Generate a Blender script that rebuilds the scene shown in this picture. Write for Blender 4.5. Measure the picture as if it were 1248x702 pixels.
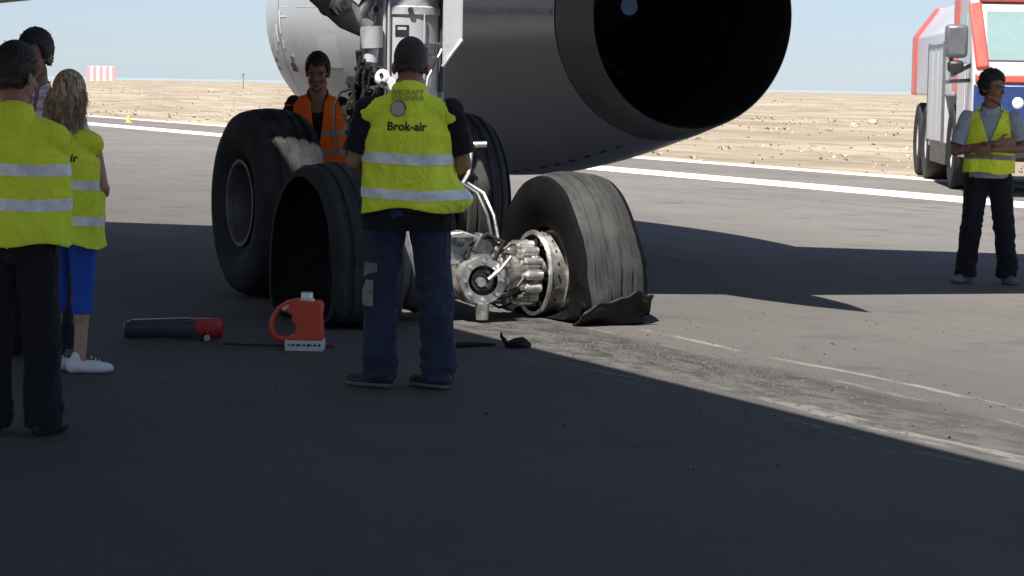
import bpy, bmesh, math, random
import numpy as np
from mathutils import Vector, Matrix, noise as mnoise
from mathutils.bvhtree import BVHTree
from math import sin, cos, pi, radians, sqrt, atan2, atan, exp

scene = bpy.context.scene
for _o in list(bpy.data.objects):
    bpy.data.objects.remove(_o)
COL = scene.collection

# ------------------------------------------------------------------ camera
FPX, CAM_H = 3000.0, 1.57
YAW, ROLL = radians(24.5), radians(1.06)
PITCH = atan((351 - 102) / FPX)
_fw = Vector((sin(YAW) * cos(PITCH), cos(YAW) * cos(PITCH), -sin(PITCH)))
_r0 = Vector((cos(YAW), -sin(YAW), 0)); _u0 = _r0.cross(_fw)
_rt = _r0 * cos(ROLL) + _u0 * sin(ROLL); _up = _u0 * cos(ROLL) - _r0 * sin(ROLL)
cd = bpy.data.cameras.new('camera'); cam = bpy.data.objects.new('camera', cd); COL.objects.link(cam)
cam.matrix_world = Matrix(((_rt.x, _up.x, -_fw.x, 0), (_rt.y, _up.y, -_fw.y, 0), (_rt.z, _up.z, -_fw.z, CAM_H), (0, 0, 0, 1)))
cd.sensor_width = 36; cd.lens = FPX / 1248 * 36; cd.clip_start = 0.1; cd.clip_end = 60000
scene.camera = cam

# ------------------------------------------------------------------ sky and sun
SR, SU = 0.45, 0.36               # shadow offset per metre of height: to the aircraft's right, and forward
wd = bpy.data.worlds.new('World'); scene.world = wd; wd.use_nodes = True
wn = wd.node_tree; wn.nodes.clear()
sky = wn.nodes.new('ShaderNodeTexSky'); sky.sky_type = 'NISHITA'; sky.sun_disc = False
sky.sun_elevation = atan(1 / sqrt(SR * SR + SU * SU)); sky.sun_rotation = atan2(-SR, -SU)
sky.altitude = 20; sky.air_density = 1.0; sky.dust_density = 0.15; sky.ozone_density = 3.0
bg = wn.nodes.new('ShaderNodeBackground'); bg.inputs['Strength'].default_value = 0.052
wo = wn.nodes.new('ShaderNodeOutputWorld')
tint = wn.nodes.new('ShaderNodeMix'); tint.data_type = 'RGBA'; tint.blend_type = 'MULTIPLY'; tint.inputs[0].default_value = 1.0; tint.inputs[7].default_value = (0.755, 0.885, 1.11, 1)
hsv = wn.nodes.new('ShaderNodeHueSaturation'); hsv.inputs['Saturation'].default_value = 0.55
wn.links.new(sky.outputs[0], hsv.inputs['Color']); wn.links.new(hsv.outputs[0], tint.inputs[6]); wn.links.new(tint.outputs[2], bg.inputs[0]); wn.links.new(bg.outputs[0], wo.inputs[0])
sl = bpy.data.lights.new('sun', 'SUN'); sl.energy = 5.0; sl.angle = radians(0.53); sl.color = (1.0, 0.95, 0.88)
sun = bpy.data.objects.new('sun', sl); COL.objects.link(sun)
sun.rotation_euler = Vector((SR, SU, -1)).to_track_quat('-Z', 'Y').to_euler(); sun.location = (-20, -5, 40)
scene.view_settings.view_transform = 'Standard'; scene.view_settings.look = 'None'
scene.view_settings.exposure = 1.05; scene.view_settings.gamma = 1.0; scene.view_settings.use_curve_mapping = False
scene.render.engine = 'CYCLES'
scene.cycles.max_bounces = 8; scene.cycles.diffuse_bounces = 4; scene.cycles.glossy_bounces = 4
scene.cycles.use_denoising = True

# ------------------------------------------------------------------ helpers
WM = {}                           # world matrix of every object that parents something


def wmat(o):
    return WM.get(o.name, Matrix.Identity(4))


def tag(o, label=None, cat=None, group=None, kind=None):
    if label: o['label'] = label
    if cat: o['category'] = cat
    if group: o['group'] = group
    if kind: o['kind'] = kind
    return o


def empty(name, loc=(0, 0, 0), rz=0, label=None, cat=None, group=None):
    o = bpy.data.objects.new(name, None); COL.objects.link(o)
    o.location = loc; o.rotation_euler = (0, 0, rz); o.empty_display_size = 0.2
    WM[o.name] = Matrix.Translation(Vector(loc)) @ Matrix.Rotation(rz, 4, 'Z')
    return tag(o, label, cat, group)


def link(name, me, mat=None, parent=None, world=False):
    o = bpy.data.objects.new(name, me); COL.objects.link(o)
    if mat is not None and not me.materials: me.materials.append(mat)
    if parent is not None:
        o.parent = parent
        if world:
            o.matrix_parent_inverse = wmat(parent).inverted(); WM[o.name] = Matrix.Identity(4)
        else:
            WM[o.name] = wmat(parent).copy()
    return o


def mesh_np(name, V, F, smooth=True, sharp=None):
    me = bpy.data.meshes.new(name)
    me.from_pydata([tuple(v) for v in V], [], [tuple(int(i) for i in f) for f in F])
    if smooth:
        me.polygons.foreach_set('use_smooth', [True] * len(me.polygons))
        if sharp: me.set_sharp_from_angle(angle=radians(sharp))
    me.update()
    return me


def frame(d):
    d = Vector(d).normalized()
    a = Vector((0, 0, 1)) if abs(d.z) < 0.9 else Vector((1, 0, 0))
    x = a.cross(d).normalized(); y = d.cross(x)
    return x, y, d


class MB:
    def __init__(s): s.v = []; s.f = []

    def add(s, vs, fs):
        n = len(s.v); s.v += [tuple(v) for v in vs]; s.f += [tuple(i + n for i in f) for f in fs]; return s

    def box(s, c, size, rot=None):
        h = [x / 2 for x in size]; c = Vector(c); vs = []
        for dz in (-1, 1):
            for dx, dy in ((-1, -1), (1, -1), (1, 1), (-1, 1)):
                p = Vector((dx * h[0], dy * h[1], dz * h[2]))
                if rot is not None: p = rot @ p
                vs.append(c + p)
        return s.add(vs, [(3, 2, 1, 0), (4, 5, 6, 7), (0, 1, 5, 4), (1, 2, 6, 5), (2, 3, 7, 6), (3, 0, 4, 7)])

    def rings(s, rings, cap0=True, cap1=True, closed=True):
        n = len(rings[0]); vs = [p for r in rings for p in r]; fs = []
        m = n if closed else n - 1
        for i in range(len(rings) - 1):
            for j in range(m):
                k = (j + 1) % n
                fs.append((i * n + j, i * n + k, (i + 1) * n + k, (i + 1) * n + j))
        if cap0: fs.append(tuple(reversed(range(n))))
        if cap1: fs.append(tuple((len(rings) - 1) * n + j for j in range(n)))
        return s.add(vs, fs)

    def cyl(s, p0, p1, r0, r1=None, n=16, caps=True):
        r1 = r0 if r1 is None else r1
        p0 = Vector(p0); p1 = Vector(p1); x, y, d = frame(p1 - p0)
        rg = [[p + (x * cos(2 * pi * j / n) + y * sin(2 * pi * j / n)) * r for j in range(n)] for p, r in ((p0, r0), (p1, r1))]
        return s.rings(rg, caps, caps)

    def lathe(s, prof, origin, axis, n=32, cap0=False, cap1=False, fn=None):
        o = Vector(origin); x, y, d = frame(axis)
        rg = []
        for a, r in prof:
            ring = []
            for j in range(n):
                t = 2 * pi * j / n
                p = o + d * a + (x * cos(t) + y * sin(t)) * r
                ring.append(fn(p) if fn else p)
            rg.append(ring)
        return s.rings(rg, cap0, cap1)

    def tube(s, pts, r, n=8):
        pts = [Vector(p) for p in pts]; rs = r if isinstance(r, (list, tuple)) else [r] * len(pts)
        rg = []; px = None
        for i, p in enumerate(pts):
            d = (pts[min(i + 1, len(pts) - 1)] - pts[max(i - 1, 0)]).normalized()
            if px is None: x, y, _ = frame(d)
            else:
                x = (px - d * px.dot(d)).normalized(); y = d.cross(x)
            px = x
            rg.append([p + (x * cos(2 * pi * j / n) + y * sin(2 * pi * j / n)) * rs[i] for j in range(n)])
        return s.rings(rg)

    def ell(s, c, r, rot=None, nu=16, nv=10):
        c = Vector(c); rg = []
        for i in range(nv + 1):
            t = pi * (i + 0.02 if i == 0 else i - 0.02 if i == nv else i) / nv
            ring = []
            for j in range(nu):
                a = 2 * pi * j / nu
                p = Vector((r[0] * sin(t) * cos(a), r[1] * sin(t) * sin(a), -r[2] * cos(t)))
                if rot is not None: p = rot @ p
                ring.append(c + p)
            rg.append(ring)
        return s.rings(rg)

    def cap(s, p0, p1, r0, r1=None, n=14, sx=1.0):
        """tapered capsule with round ends"""
        r1 = r0 if r1 is None else r1
        p0 = Vector(p0); p1 = Vector(p1); x, y, d = frame(p1 - p0); rg = []
        for t in (-0.98, -0.8, -0.45, 0): rg.append((p0 + d * r0 * t, r0 * sqrt(1 - t * t)))
        for t in (0, 0.45, 0.8, 0.98): rg.append((p1 + d * r1 * t, r1 * sqrt(1 - t * t)))
        return s.rings([[c + (x * cos(2 * pi * j / n) * sx + y * sin(2 * pi * j / n)) * r for j in range(n)] for c, r in rg])

    def prism(s, poly, fn0, fn1):
        """poly: 2D outline (ccw); fn0/fn1 map (a, b) to 3D for the two faces"""
        n = len(poly); vs = [fn0(*p) for p in poly] + [fn1(*p) for p in poly]
        fs = [tuple(reversed(range(n))), tuple(range(n, 2 * n))]
        for j in range(n):
            k = (j + 1) % n; fs.append((j, k, n + k, n + j))
        return s.add(vs, fs)

    def mesh(s, name='m', sharp=40, fix=True):
        me = mesh_np(name, s.v, s.f, True, sharp)
        if fix:
            bm = bmesh.new(); bm.from_mesh(me); bmesh.ops.recalc_face_normals(bm, faces=bm.faces); bm.to_mesh(me); bm.free()
            me.set_sharp_from_angle(angle=radians(sharp))
        return me

    def build(s, name, mat, parent=None, world=False, sharp=40, bevel=0, fix=True):
        o = link(name, s.mesh(name, sharp, fix), mat, parent, world)
        if bevel:
            b = o.modifiers.new('bevel', 'BEVEL'); b.width = bevel; b.segments = 2; b.limit_method = 'ANGLE'; b.angle_limit = radians(35)
        return o


def rotm(axis, deg):
    return Matrix.Rotation(radians(deg), 3, axis)


# ------------------------------------------------------------------ materials
class NT:
    """tiny node-graph writer"""
    def __init__(s, name):
        s.m = bpy.data.materials.new(name); s.m.use_nodes = True; s.t = s.m.node_tree; s.t.nodes.clear()
        s.out = s.n('ShaderNodeOutputMaterial'); s.b = s.n('ShaderNodeBsdfPrincipled'); s.l(s.b.outputs[0], s.out.inputs[0])
        s.tc = None

    def n(s, t, **k):
        nd = s.t.nodes.new(t)
        for a, v in k.items(): setattr(nd, a, v)
        return nd

    def l(s, a, b): s.t.links.new(a, b)

    def put(s, sock, v):
        if hasattr(v, 'links') or hasattr(v, 'is_linked'): s.l(v, sock)
        elif isinstance(v, (tuple, list)) and len(v) == 3 and sock.type == 'RGBA': sock.default_value = (*v, 1)
        else: sock.default_value = v

    def obj(s, scale=None):
        if s.tc is None: s.tc = s.n('ShaderNodeTexCoord')
        if scale is None: return s.tc.outputs['Object']
        mp = s.n('ShaderNodeMapping'); s.l(s.tc.outputs['Object'], mp.inputs[0]); mp.inputs['Scale'].default_value = scale
        return mp.outputs[0]

    def noise(s, scale, detail=4, rough=0.6, vec=None, dist=0):
        nd = s.n('ShaderNodeTexNoise'); s.l(vec if vec is not None else s.obj(), nd.inputs['Vector'])
        nd.inputs['Scale'].default_value = scale; nd.inputs['Detail'].default_value = detail; nd.inputs['Roughness'].default_value = rough
        nd.inputs['Distortion'].default_value = dist
        return nd.outputs['Fac']

    def math(s, op, a, b=0.0, c=None):
        nd = s.n('ShaderNodeMath', operation=op); s.put(nd.inputs[0], a); s.put(nd.inputs[1], b)
        if c is not None: s.put(nd.inputs[2], c)
        return nd.outputs[0]

    def rng(s, v, a, b, c=0.0, d=1.0, smooth=True):
        nd = s.n('ShaderNodeMapRange'); nd.interpolation_type = 'SMOOTHSTEP' if smooth else 'LINEAR'
        s.put(nd.inputs[0], v); nd.inputs[1].default_value = a; nd.inputs[2].default_value = b; nd.inputs[3].default_value = c; nd.inputs[4].default_value = d
        return nd.outputs[0]

    def mix(s, f, a, b, mode='MIX'):
        nd = s.n('ShaderNodeMix', data_type='RGBA', blend_type=mode)
        s.put(nd.inputs[0], f); s.put(nd.inputs[6], a); s.put(nd.inputs[7], b)
        return nd.outputs[2]

    def bump(s, h, strength=0.3, dist=0.01):
        nd = s.n('ShaderNodeBump'); s.put(nd.inputs['Height'], h); nd.inputs['Strength'].default_value = strength; nd.inputs['Distance'].default_value = dist
        s.l(nd.outputs[0], s.b.inputs['Normal']); return nd

    def set(s, **k):
        for a, v in k.items(): s.put(s.b.inputs[a.replace('_', ' ')], v)
        return s


def mat(name, col, rough=0.6, metal=0.0, var=0.12, vs=6.0, bump=0.0, bs=60.0, bd=0.004, spec=0.5, dirt=None, dirt_amt=0.4, rvar=0.1, **kw):
    g = NT(name)
    n1 = g.noise(vs, 5, 0.65)
    lo = tuple(max(0, c * (1 - var)) for c in col); hi = tuple(min(1, c * (1 + var)) for c in col)
    c = g.mix(g.rng(n1, 0.3, 0.7), lo, hi)
    if dirt:
        n2 = g.noise(vs * 0.6 + 1.3, 6, 0.7, dist=0.6)
        c = g.mix(g.math('MULTIPLY', g.rng(n2, 0.5, 0.72), dirt_amt), c, dirt)
    g.set(Base_Color=c, Metallic=metal)
    g.put(g.b.inputs['Roughness'], g.rng(n1, 0.25, 0.75, max(0.02, rough - rvar), min(1, rough + rvar)))
    g.b.inputs['Specular IOR Level'].default_value = spec
    if bump: g.bump(g.noise(bs, 4, 0.6), bump, bd)
    for a, v in kw.items(): g.put(g.b.inputs[a.replace('_', ' ')], v)
    return g.m


def fabric(name, col, wr=0.5, ws=9.0, var=0.1, rough=0.85, sheen=0.1):
    """cloth: wrinkles as broad soft bump plus fine weave"""
    g = NT(name)
    n1 = g.noise(5, 4, 0.6); n2 = g.noise(ws, 3, 0.5, vec=g.obj((1.0, 1.0, 0.55)), dist=1.2); n3 = g.noise(420, 2, 0.5)
    c = g.mix(g.rng(n1, 0.3, 0.7), tuple(x * (1 - var) for x in col), tuple(min(1, x * (1 + var)) for x in col))
    g.set(Base_Color=c, Roughness=rough)
    g.b.inputs['Specular IOR Level'].default_value = 0.2
    g.b.inputs['Sheen Weight'].default_value = sheen
    h = g.math('ADD', g.math('MULTIPLY', g.math('ABSOLUTE', g.math('SUBTRACT', n2, 0.5)), 1.0), g.math('MULTIPLY', n3, 0.02))
    g.bump(h, wr, 0.06)
    return g.m


def lin(r, g, b):
    f = lambda c: (c / 12.92 if c <= 0.04045 else ((c + 0.055) / 1.055) ** 2.4)
    return (f(r / 255), f(g / 255), f(b / 255))


M = {}
M['rubber'] = mat('tyre rubber', (0.028, 0.028, 0.029), 0.72, var=0.3, vs=5, bump=0.25, bs=45, dirt=(0.07, 0.068, 0.064), dirt_amt=0.5, spec=0.15)
g = NT('scuffed tyre tread')
st = g.noise(1.0, 5, 0.7, vec=g.obj((26, 1.6, 1.6))); bl = g.noise(3.2, 4, 0.6); fi = g.noise(38, 4, 0.7)
c = g.mix(g.rng(st, 0.32, 0.68), (0.018, 0.018, 0.018), (0.045, 0.0445, 0.043))
c = g.mix(g.math('MULTIPLY', g.rng(bl, 0.5, 0.7), 0.6), c, (0.068, 0.067, 0.064))
c = g.mix(g.math('MULTIPLY', g.rng(fi, 0.5, 0.75), 0.5), c, (0.03, 0.03, 0.03))
g.set(Base_Color=c, Roughness=0.82); g.b.inputs['Specular IOR Level'].default_value = 0.3; g.bump(fi, 0.4, 0.006); M['rubber_worn'] = g.m
M['rubber_side'] = mat('black sidewall rubber', (0.006, 0.006, 0.0063), 0.8, var=0.3, vs=4, bump=0.15, bs=40, spec=0.04)
M['rubber_torn'] = mat('torn rubber', (0.008, 0.008, 0.0085), 0.6, var=0.4, vs=9, bump=0.6, bs=18, bd=0.012, spec=0.3)
M['steel'] = mat('machined steel', (0.44, 0.425, 0.4), 0.4, 0.85, var=0.25, vs=14, bump=0.15, bs=80, dirt=(0.05, 0.045, 0.04), dirt_amt=0.85)
M['steel_bright'] = mat('bright steel', (0.72, 0.70, 0.66), 0.4, 0.9, var=0.15, vs=12, dirt=(0.12, 0.1, 0.09), dirt_amt=0.7)
M['steel_dark'] = mat('greasy steel', (0.07, 0.068, 0.065), 0.5, 0.7, var=0.5, vs=12, bump=0.3, bs=60)
M['gear_paint'] = mat('grey gear paint', (0.40, 0.41, 0.42), 0.38, var=0.07, vs=4, dirt=(0.16, 0.15, 0.14), dirt_amt=0.5)
M['gear_dark'] = mat('dark oily gear parts', (0.06, 0.06, 0.062), 0.5, 0.2, var=0.4, vs=14, bump=0.2)
M['hose'] = mat('black hose', (0.014, 0.014, 0.014), 0.75, spec=0.2)
M['gear_mid'] = mat('mid grey gear parts', (0.14, 0.14, 0.142), 0.45, 0.1, var=0.3, vs=8, dirt=(0.04, 0.04, 0.04), dirt_amt=0.7)
M['rim'] = mat('grey wheel rim', (0.10, 0.10, 0.105), 0.5, 0.1, var=0.25, dirt=(0.02, 0.018, 0.016), dirt_amt=0.8)
M['cowl'] = mat('pale grey cowl paint', (0.56, 0.57, 0.58), 0.28, 0.3, var=0.04, vs=0.9, rvar=0.03)
M['cowl_aft'] = mat('grey reverser cowl paint', (0.74, 0.74, 0.75), 0.3, 0.35, var=0.05, vs=0.7, rvar=0.03)
M['nozzle'] = mat('nozzle metal', (0.26, 0.26, 0.265), 0.45, 0.2, var=0.12, vs=2, dirt=(0.05, 0.05, 0.05))
M['soot'] = mat('sooty nozzle lining', (0.012, 0.012, 0.014), 0.7, var=0.5, vs=3)
M['plane'] = mat('aircraft grey paint', (0.36, 0.37, 0.38), 0.4, var=0.05, vs=0.8, dirt=(0.2, 0.2, 0.2), dirt_amt=0.4)
M['plane_white'] = mat('aircraft white paint', (0.72, 0.72, 0.72), 0.3, var=0.03, vs=0.8)
M['blue_disc'] = mat('blue grey disc', (0.20, 0.33, 0.52), 0.6, var=0.08)
M['black'] = mat('black plastic', (0.015, 0.015, 0.016), 0.45, var=0.2)
M['white'] = mat('white paint', (0.75, 0.74, 0.72), 0.5, var=0.06)
M['decal_red'] = mat('dark red decal', (0.10, 0.02, 0.03), 0.5)
M['red_paint'] = mat('sun faded red paint', (0.52, 0.09, 0.07), 0.35, var=0.08, vs=2)
M['silver'] = mat('silver shutters', (0.5, 0.51, 0.52), 0.35, 0.3, var=0.06)
M['truck_white'] = mat('white truck paint', (0.44, 0.43, 0.45), 0.35, var=0.03, vs=0.7, rvar=0.02)
M['blue_dark'] = mat('dark blue panel', (0.015, 0.035, 0.13), 0.4, var=0.1)
M['mirror_grey'] = mat('grey mirror shell', (0.10, 0.105, 0.11), 0.4)
M['glass'] = mat('reflection toned glass', (0.22, 0.31, 0.30), 0.06, var=0.05, spec=1.0, rvar=0.0)  # pale reflection painted into the glass colour
M['lamp_blue'] = mat('blue lamp lens', (0.05, 0.25, 0.8), 0.15, rvar=0.02)
M['lamp_clear'] = mat('lamp glass', (0.75, 0.78, 0.8), 0.1, rvar=0.02)
M['skin'] = mat('tanned skin', (0.32, 0.165, 0.105), 0.5, var=0.12, vs=18, bump=0.08, bs=120, bd=0.002)
M['skin_pale'] = mat('light skin', (0.44, 0.25, 0.17), 0.5, var=0.1, vs=18, bump=0.08, bs=120, bd=0.002)
M['skin_dark'] = mat('sun browned skin', (0.235, 0.115, 0.07), 0.5, var=0.12, vs=18, bump=0.08, bs=120, bd=0.002)


def hair_mat(name, c0, c1, sc=(90, 90, 9)):
    g = NT(name)
    n = g.noise(1.0, 4, 0.6, vec=g.obj(sc), dist=0.8)
    g.set(Base_Color=g.mix(g.rng(n, 0.35, 0.65), c0, c1), Roughness=0.5)
    g.b.inputs['Specular IOR Level'].default_value = 0.35
    g.bump(n, 0.8, 0.006)
    return g.m


M['hair_black'] = hair_mat('black hair', (0.006, 0.006, 0.007), (0.022, 0.019, 0.018))
M['hair_brown'] = hair_mat('dark brown hair', (0.010, 0.008, 0.007), (0.04, 0.028, 0.022))
M['hair_grey'] = hair_mat('cropped greying hair', (0.010, 0.010, 0.010), (0.06, 0.055, 0.05), (200, 200, 200))
M['hair_blond'] = hair_mat('streaked blond hair', (0.11, 0.075, 0.045), (0.58, 0.44, 0.28), (70, 70, 7))
M['hivis'] = fabric('hi vis yellow', (0.84, 0.98, 0.06), 0.6, 11, 0.08)
M['hivis_orange'] = fabric('hi vis orange', (0.90, 0.14, 0.015), 0.35, 7, 0.06)
M['tape'] = mat('retroreflective tape', (0.82, 0.82, 0.81), 0.4, 0.0, var=0.2, vs=9, bump=0.15, bs=25)
M['tape_dark'] = mat('dim reflective tape', (0.22, 0.21, 0.2), 0.45, 0.0, var=0.15, vs=14, bump=0.15, bs=25)
M['navy'] = fabric('navy work trousers', (0.032, 0.038, 0.068), 0.55, 10, 0.18)
M['charcoal'] = fabric('charcoal trousers', (0.013, 0.013, 0.017), 0.55, 9, 0.15)
M['black_cloth'] = fabric('black shirt', (0.011, 0.011, 0.013), 0.5, 9, 0.2)
M['shirt_grey'] = fabric('grey blue shirt', (0.36, 0.40, 0.46), 0.5, 12, 0.08)
M['shirt_white'] = fabric('white shirt', (0.62, 0.62, 0.64), 0.5, 12, 0.05)
M['legging'] = fabric('blue leggings', (0.025, 0.085, 0.42), 0.2, 8, 0.08)
M['shoe_black'] = mat('black shoe leather', (0.02, 0.02, 0.021), 0.5, var=0.25)
M['shoe_grey'] = mat('grey suede shoe', (0.17, 0.165, 0.165), 0.8, var=0.15)
M['shoe_white'] = mat('white trainer', (0.72, 0.72, 0.72), 0.6, var=0.06)
M['sole'] = mat('shoe sole', (0.25, 0.25, 0.24), 0.7, var=0.15)
M['sole_dark'] = mat('dark shoe sole', (0.03, 0.03, 0.03), 0.7, var=0.15)
M['eye_white'] = mat('eye white', (0.14, 0.11, 0.10), 0.3)
M['eye_dark'] = mat('eye iris', (0.012, 0.009, 0.007), 0.2)
M['lip'] = mat('lips', (0.27, 0.10, 0.08), 0.5)
M['ink'] = mat('black print', (0.012, 0.014, 0.012), 0.7)
M['ink_pale'] = mat('worn grey print', (0.30, 0.34, 0.10), 0.7)
M['ink_silver'] = mat('silver print', (0.52, 0.55, 0.56), 0.6)
M['ink_red'] = mat('red print', (0.45, 0.05, 0.03), 0.6)
M['can_red'] = mat('red plastic can', (0.70, 0.075, 0.03), 0.35, var=0.06, vs=5)
M['can_label'] = mat('pale printed label', (0.62, 0.62, 0.60), 0.5, var=0.08, vs=60)
M['tool_grey'] = mat('dark grey tool body', (0.045, 0.05, 0.058), 0.4, 0.1, var=0.2)
M['tool_red'] = mat('dark red tool end', (0.42, 0.025, 0.025), 0.35, var=0.1)
M['stripe_red'] = mat('hazed red', (0.58, 0.30, 0.29), 0.6)  # red paled towards pink, distance haze put into the colour
M['marker_yellow'] = mat('yellow marker', (0.75, 0.6, 0.15), 0.6)
M['rock'] = mat('pale rock', (0.40, 0.345, 0.275), 0.9, var=0.2, vs=4)
M['scrub'] = mat('dry scrub', (0.36, 0.295, 0.2), 0.9, var=0.3, vs=2)
M['gravel'] = mat('loose grit', (0.075, 0.071, 0.064), 0.9, var=0.4, vs=40)

# plaid shirt
g = NT('white and plum checked shirt')
sep = g.n('ShaderNodeSeparateXYZ'); g.l(g.obj(), sep.inputs[0])
cx = g.math('FRACT', g.math('MULTIPLY', sep.outputs[0], 17.0)); cz = g.math('FRACT', g.math('MULTIPLY', sep.outputs[2], 17.0))
a = g.rng(g.math('ABSOLUTE', g.math('SUBTRACT', cx, 0.5)), 0.18, 0.2); b = g.rng(g.math('ABSOLUTE', g.math('SUBTRACT', cz, 0.5)), 0.18, 0.2)
c = g.mix(a, (0.30, 0.10, 0.18), (0.66, 0.62, 0.64)); c = g.mix(b, g.mix(0.5, c, (0.22, 0.05, 0.13)), c)
g.set(Base_Color=c, Roughness=0.9); g.bump(g.noise(10, 3), 0.3, 0.03); M['plaid'] = g.m

# runway asphalt: grain, long wear streaks along the runway, the ground scar left by the burst wheels
g = NT('runway asphalt')
sep = g.n('ShaderNodeSeparateXYZ'); g.l(g.obj(), sep.inputs[0]); X, Y = sep.outputs[0], sep.outputs[1]
big = g.noise(0.35, 4, 0.6); mid = g.noise(4.0, 5, 0.7); fine = g.noise(70, 3, 0.7); streak = g.noise(1.0, 4, 0.6, vec=g.obj((2.2, 0.05, 1)))
grit = g.n('ShaderNodeTexVoronoi'); g.l(g.obj(), grit.inputs['Vector']); grit.inputs['Scale'].default_value = 95
base = g.mix(g.rng(big, 0.3, 0.7), (0.1265, 0.1178, 0.1080), (0.1600, 0.1491, 0.1366))
base = g.mix(g.rng(mid, 0.3, 0.75), base, g.mix(0.4, base, (0.1872, 0.1731, 0.1559)))
base = g.mix(g.math('MULTIPLY', g.rng(streak, 0.42, 0.68), 0.5), base, (0.1007, 0.0940, 0.0876))
base = g.mix(g.math('MULTIPLY', g.rng(fine, 0.35, 0.7), 0.55), base, g.mix(0.5, base, (0.0645, 0.0628, 0.0600)))
base = g.mix(g.math('MULTIPLY', g.rng(grit.outputs['Color'], 0.7, 0.95), 0.35), base, (0.3098, 0.2884, 0.2579))
shade_tone = g.math('MULTIPLY', g.rng(g.math('ADD', X, g.math('MULTIPLY', streak, 3.0)), 5.5, 19.0, 1.0, 0.0), 0.66)  # shade beneath the aircraft deepened in the asphalt colour, fading outboard
base = g.mix(shade_tone, base, (0.044, 0.0412, 0.0375))
crk = g.n('ShaderNodeTexVoronoi', feature='DISTANCE_TO_EDGE'); g.l(g.obj(), crk.inputs['Vector']); crk.inputs['Scale'].default_value = 0.45
crack = g.math('MULTIPLY', g.rng(g.math('ADD', crk.outputs['Distance'], g.math('MULTIPLY', mid, 0.05)), 0.022, 0.034, 1.0, 0.0), 0.2)
base = g.mix(crack, base, (0.03, 0.03, 0.03))
wob = g.math('MULTIPLY', g.math('SUBTRACT', g.noise(0.5, 3, 0.5, vec=g.obj((0.001, 1, 1))), 0.5), 0.35)
Xw = g.math('ADD', X, wob)
ymask = g.math('MULTIPLY', g.rng(Y, 15.4, 14.6), 1.0)


def bandm(c, w, soft):
    return g.rng(g.math('ABSOLUTE', g.math('SUBTRACT', Xw, c)), w, w + soft, 1.0, 0.0)


rough_n = g.noise(9, 5, 0.75, vec=g.obj((1.0, 0.35, 1)))
dark = g.math('MULTIPLY', g.math('MULTIPLY', bandm(6.62, 0.26, 0.28), ymask), g.rng(Y, 8.5, 12.6, 0.45, 0.95))
base = g.mix(dark, base, g.mix(g.rng(rough_n, 0.35, 0.65), (0.024, 0.023, 0.022), (0.062, 0.059, 0.055)))
dust = g.math('MULTIPLY', g.math('MULTIPLY', bandm(6.5, 0.16, 0.2), ymask), g.rng(rough_n, 0.42, 0.62))
base = g.mix(g.math('MULTIPLY', dust, 0.4), base, (0.120, 0.113, 0.102))
for c, w, am, lo in ((7.36, 0.014, 0.6, 0.42), (6.33, 0.06, 0.5, 0.42), (6.05, 0.008, 0.5, 0.47), (7.05, 0.006, 0.4, 0.45), (5.93, 0.006, 0.35, 0.5)):
    ln = g.math('MULTIPLY', g.math('MULTIPLY', bandm(c, w, 0.03), ymask), g.rng(g.noise(5, 4, 0.7, vec=g.obj((1.2, 0.28, 1))), lo, lo + 0.14))
    if c == 6.33: ln = g.math('MULTIPLY', ln, g.rng(Y, 12.3, 9.8, 0.12, 1.0))
    base = g.mix(g.math('MULTIPLY', ln, am), base, (0.23, 0.222, 0.205))
oil = g.noise(1.3, 3, 0.5)
base = g.mix(g.math('MULTIPLY', g.rng(oil, 0.58, 0.7), 0.4), base, (0.0457, 0.0451, 0.0453))
g.set(Base_Color=base, Roughness=0.86)
g.b.inputs['Specular IOR Level'].default_value = 0.3
g.bump(g.math('ADD', g.math('MULTIPLY', fine, 0.7), g.math('MULTIPLY', grit.outputs['Distance'], 0.6)), 0.35, 0.006)
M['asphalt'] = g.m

g = NT('worn white line paint')
n = g.noise(12, 5, 0.7); n2 = g.noise(1.2, 3, 0.6)
g.set(Base_Color=g.mix(g.math('MULTIPLY', g.rng(n, 0.52, 0.7), 0.5), (0.74, 0.73, 0.70), (0.4, 0.39, 0.37)), Roughness=0.7); M['line'] = g.m

g = NT('dry desert soil')
n1 = g.noise(0.06, 5, 0.65, vec=g.obj((2.2, 0.9, 1))); n2 = g.noise(0.6, 5, 0.7); n3 = g.noise(6, 4, 0.7); n4 = g.noise(0.22, 5, 0.65, vec=g.obj((3.2, 0.35, 1)))
c = g.mix(g.rng(n1, 0.32, 0.66), (0.23, 0.187, 0.14), (0.36, 0.305, 0.237))
c = g.mix(g.math('MULTIPLY', g.rng(n4, 0.48, 0.62), 0.8), c, (0.18, 0.147, 0.10))
c = g.mix(g.math('MULTIPLY', g.rng(n2, 0.5, 0.75), 0.55), c, (0.36, 0.31, 0.245))
c = g.mix(g.math('MULTIPLY', g.rng(n3, 0.5, 0.75), 0.5), c, (0.19, 0.145, 0.095))
g.set(Base_Color=c, Roughness=0.95); g.b.inputs['Specular IOR Level'].default_value = 0.15
g.bump(n3, 0.5, 0.1); M['soil'] = g.m

g = NT('sea water')
g.set(Base_Color=(0.30, 0.38, 0.46), Roughness=0.3); M['sea'] = g.m

# ------------------------------------------------------------------ setting
rnd = random.Random(7)


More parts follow.
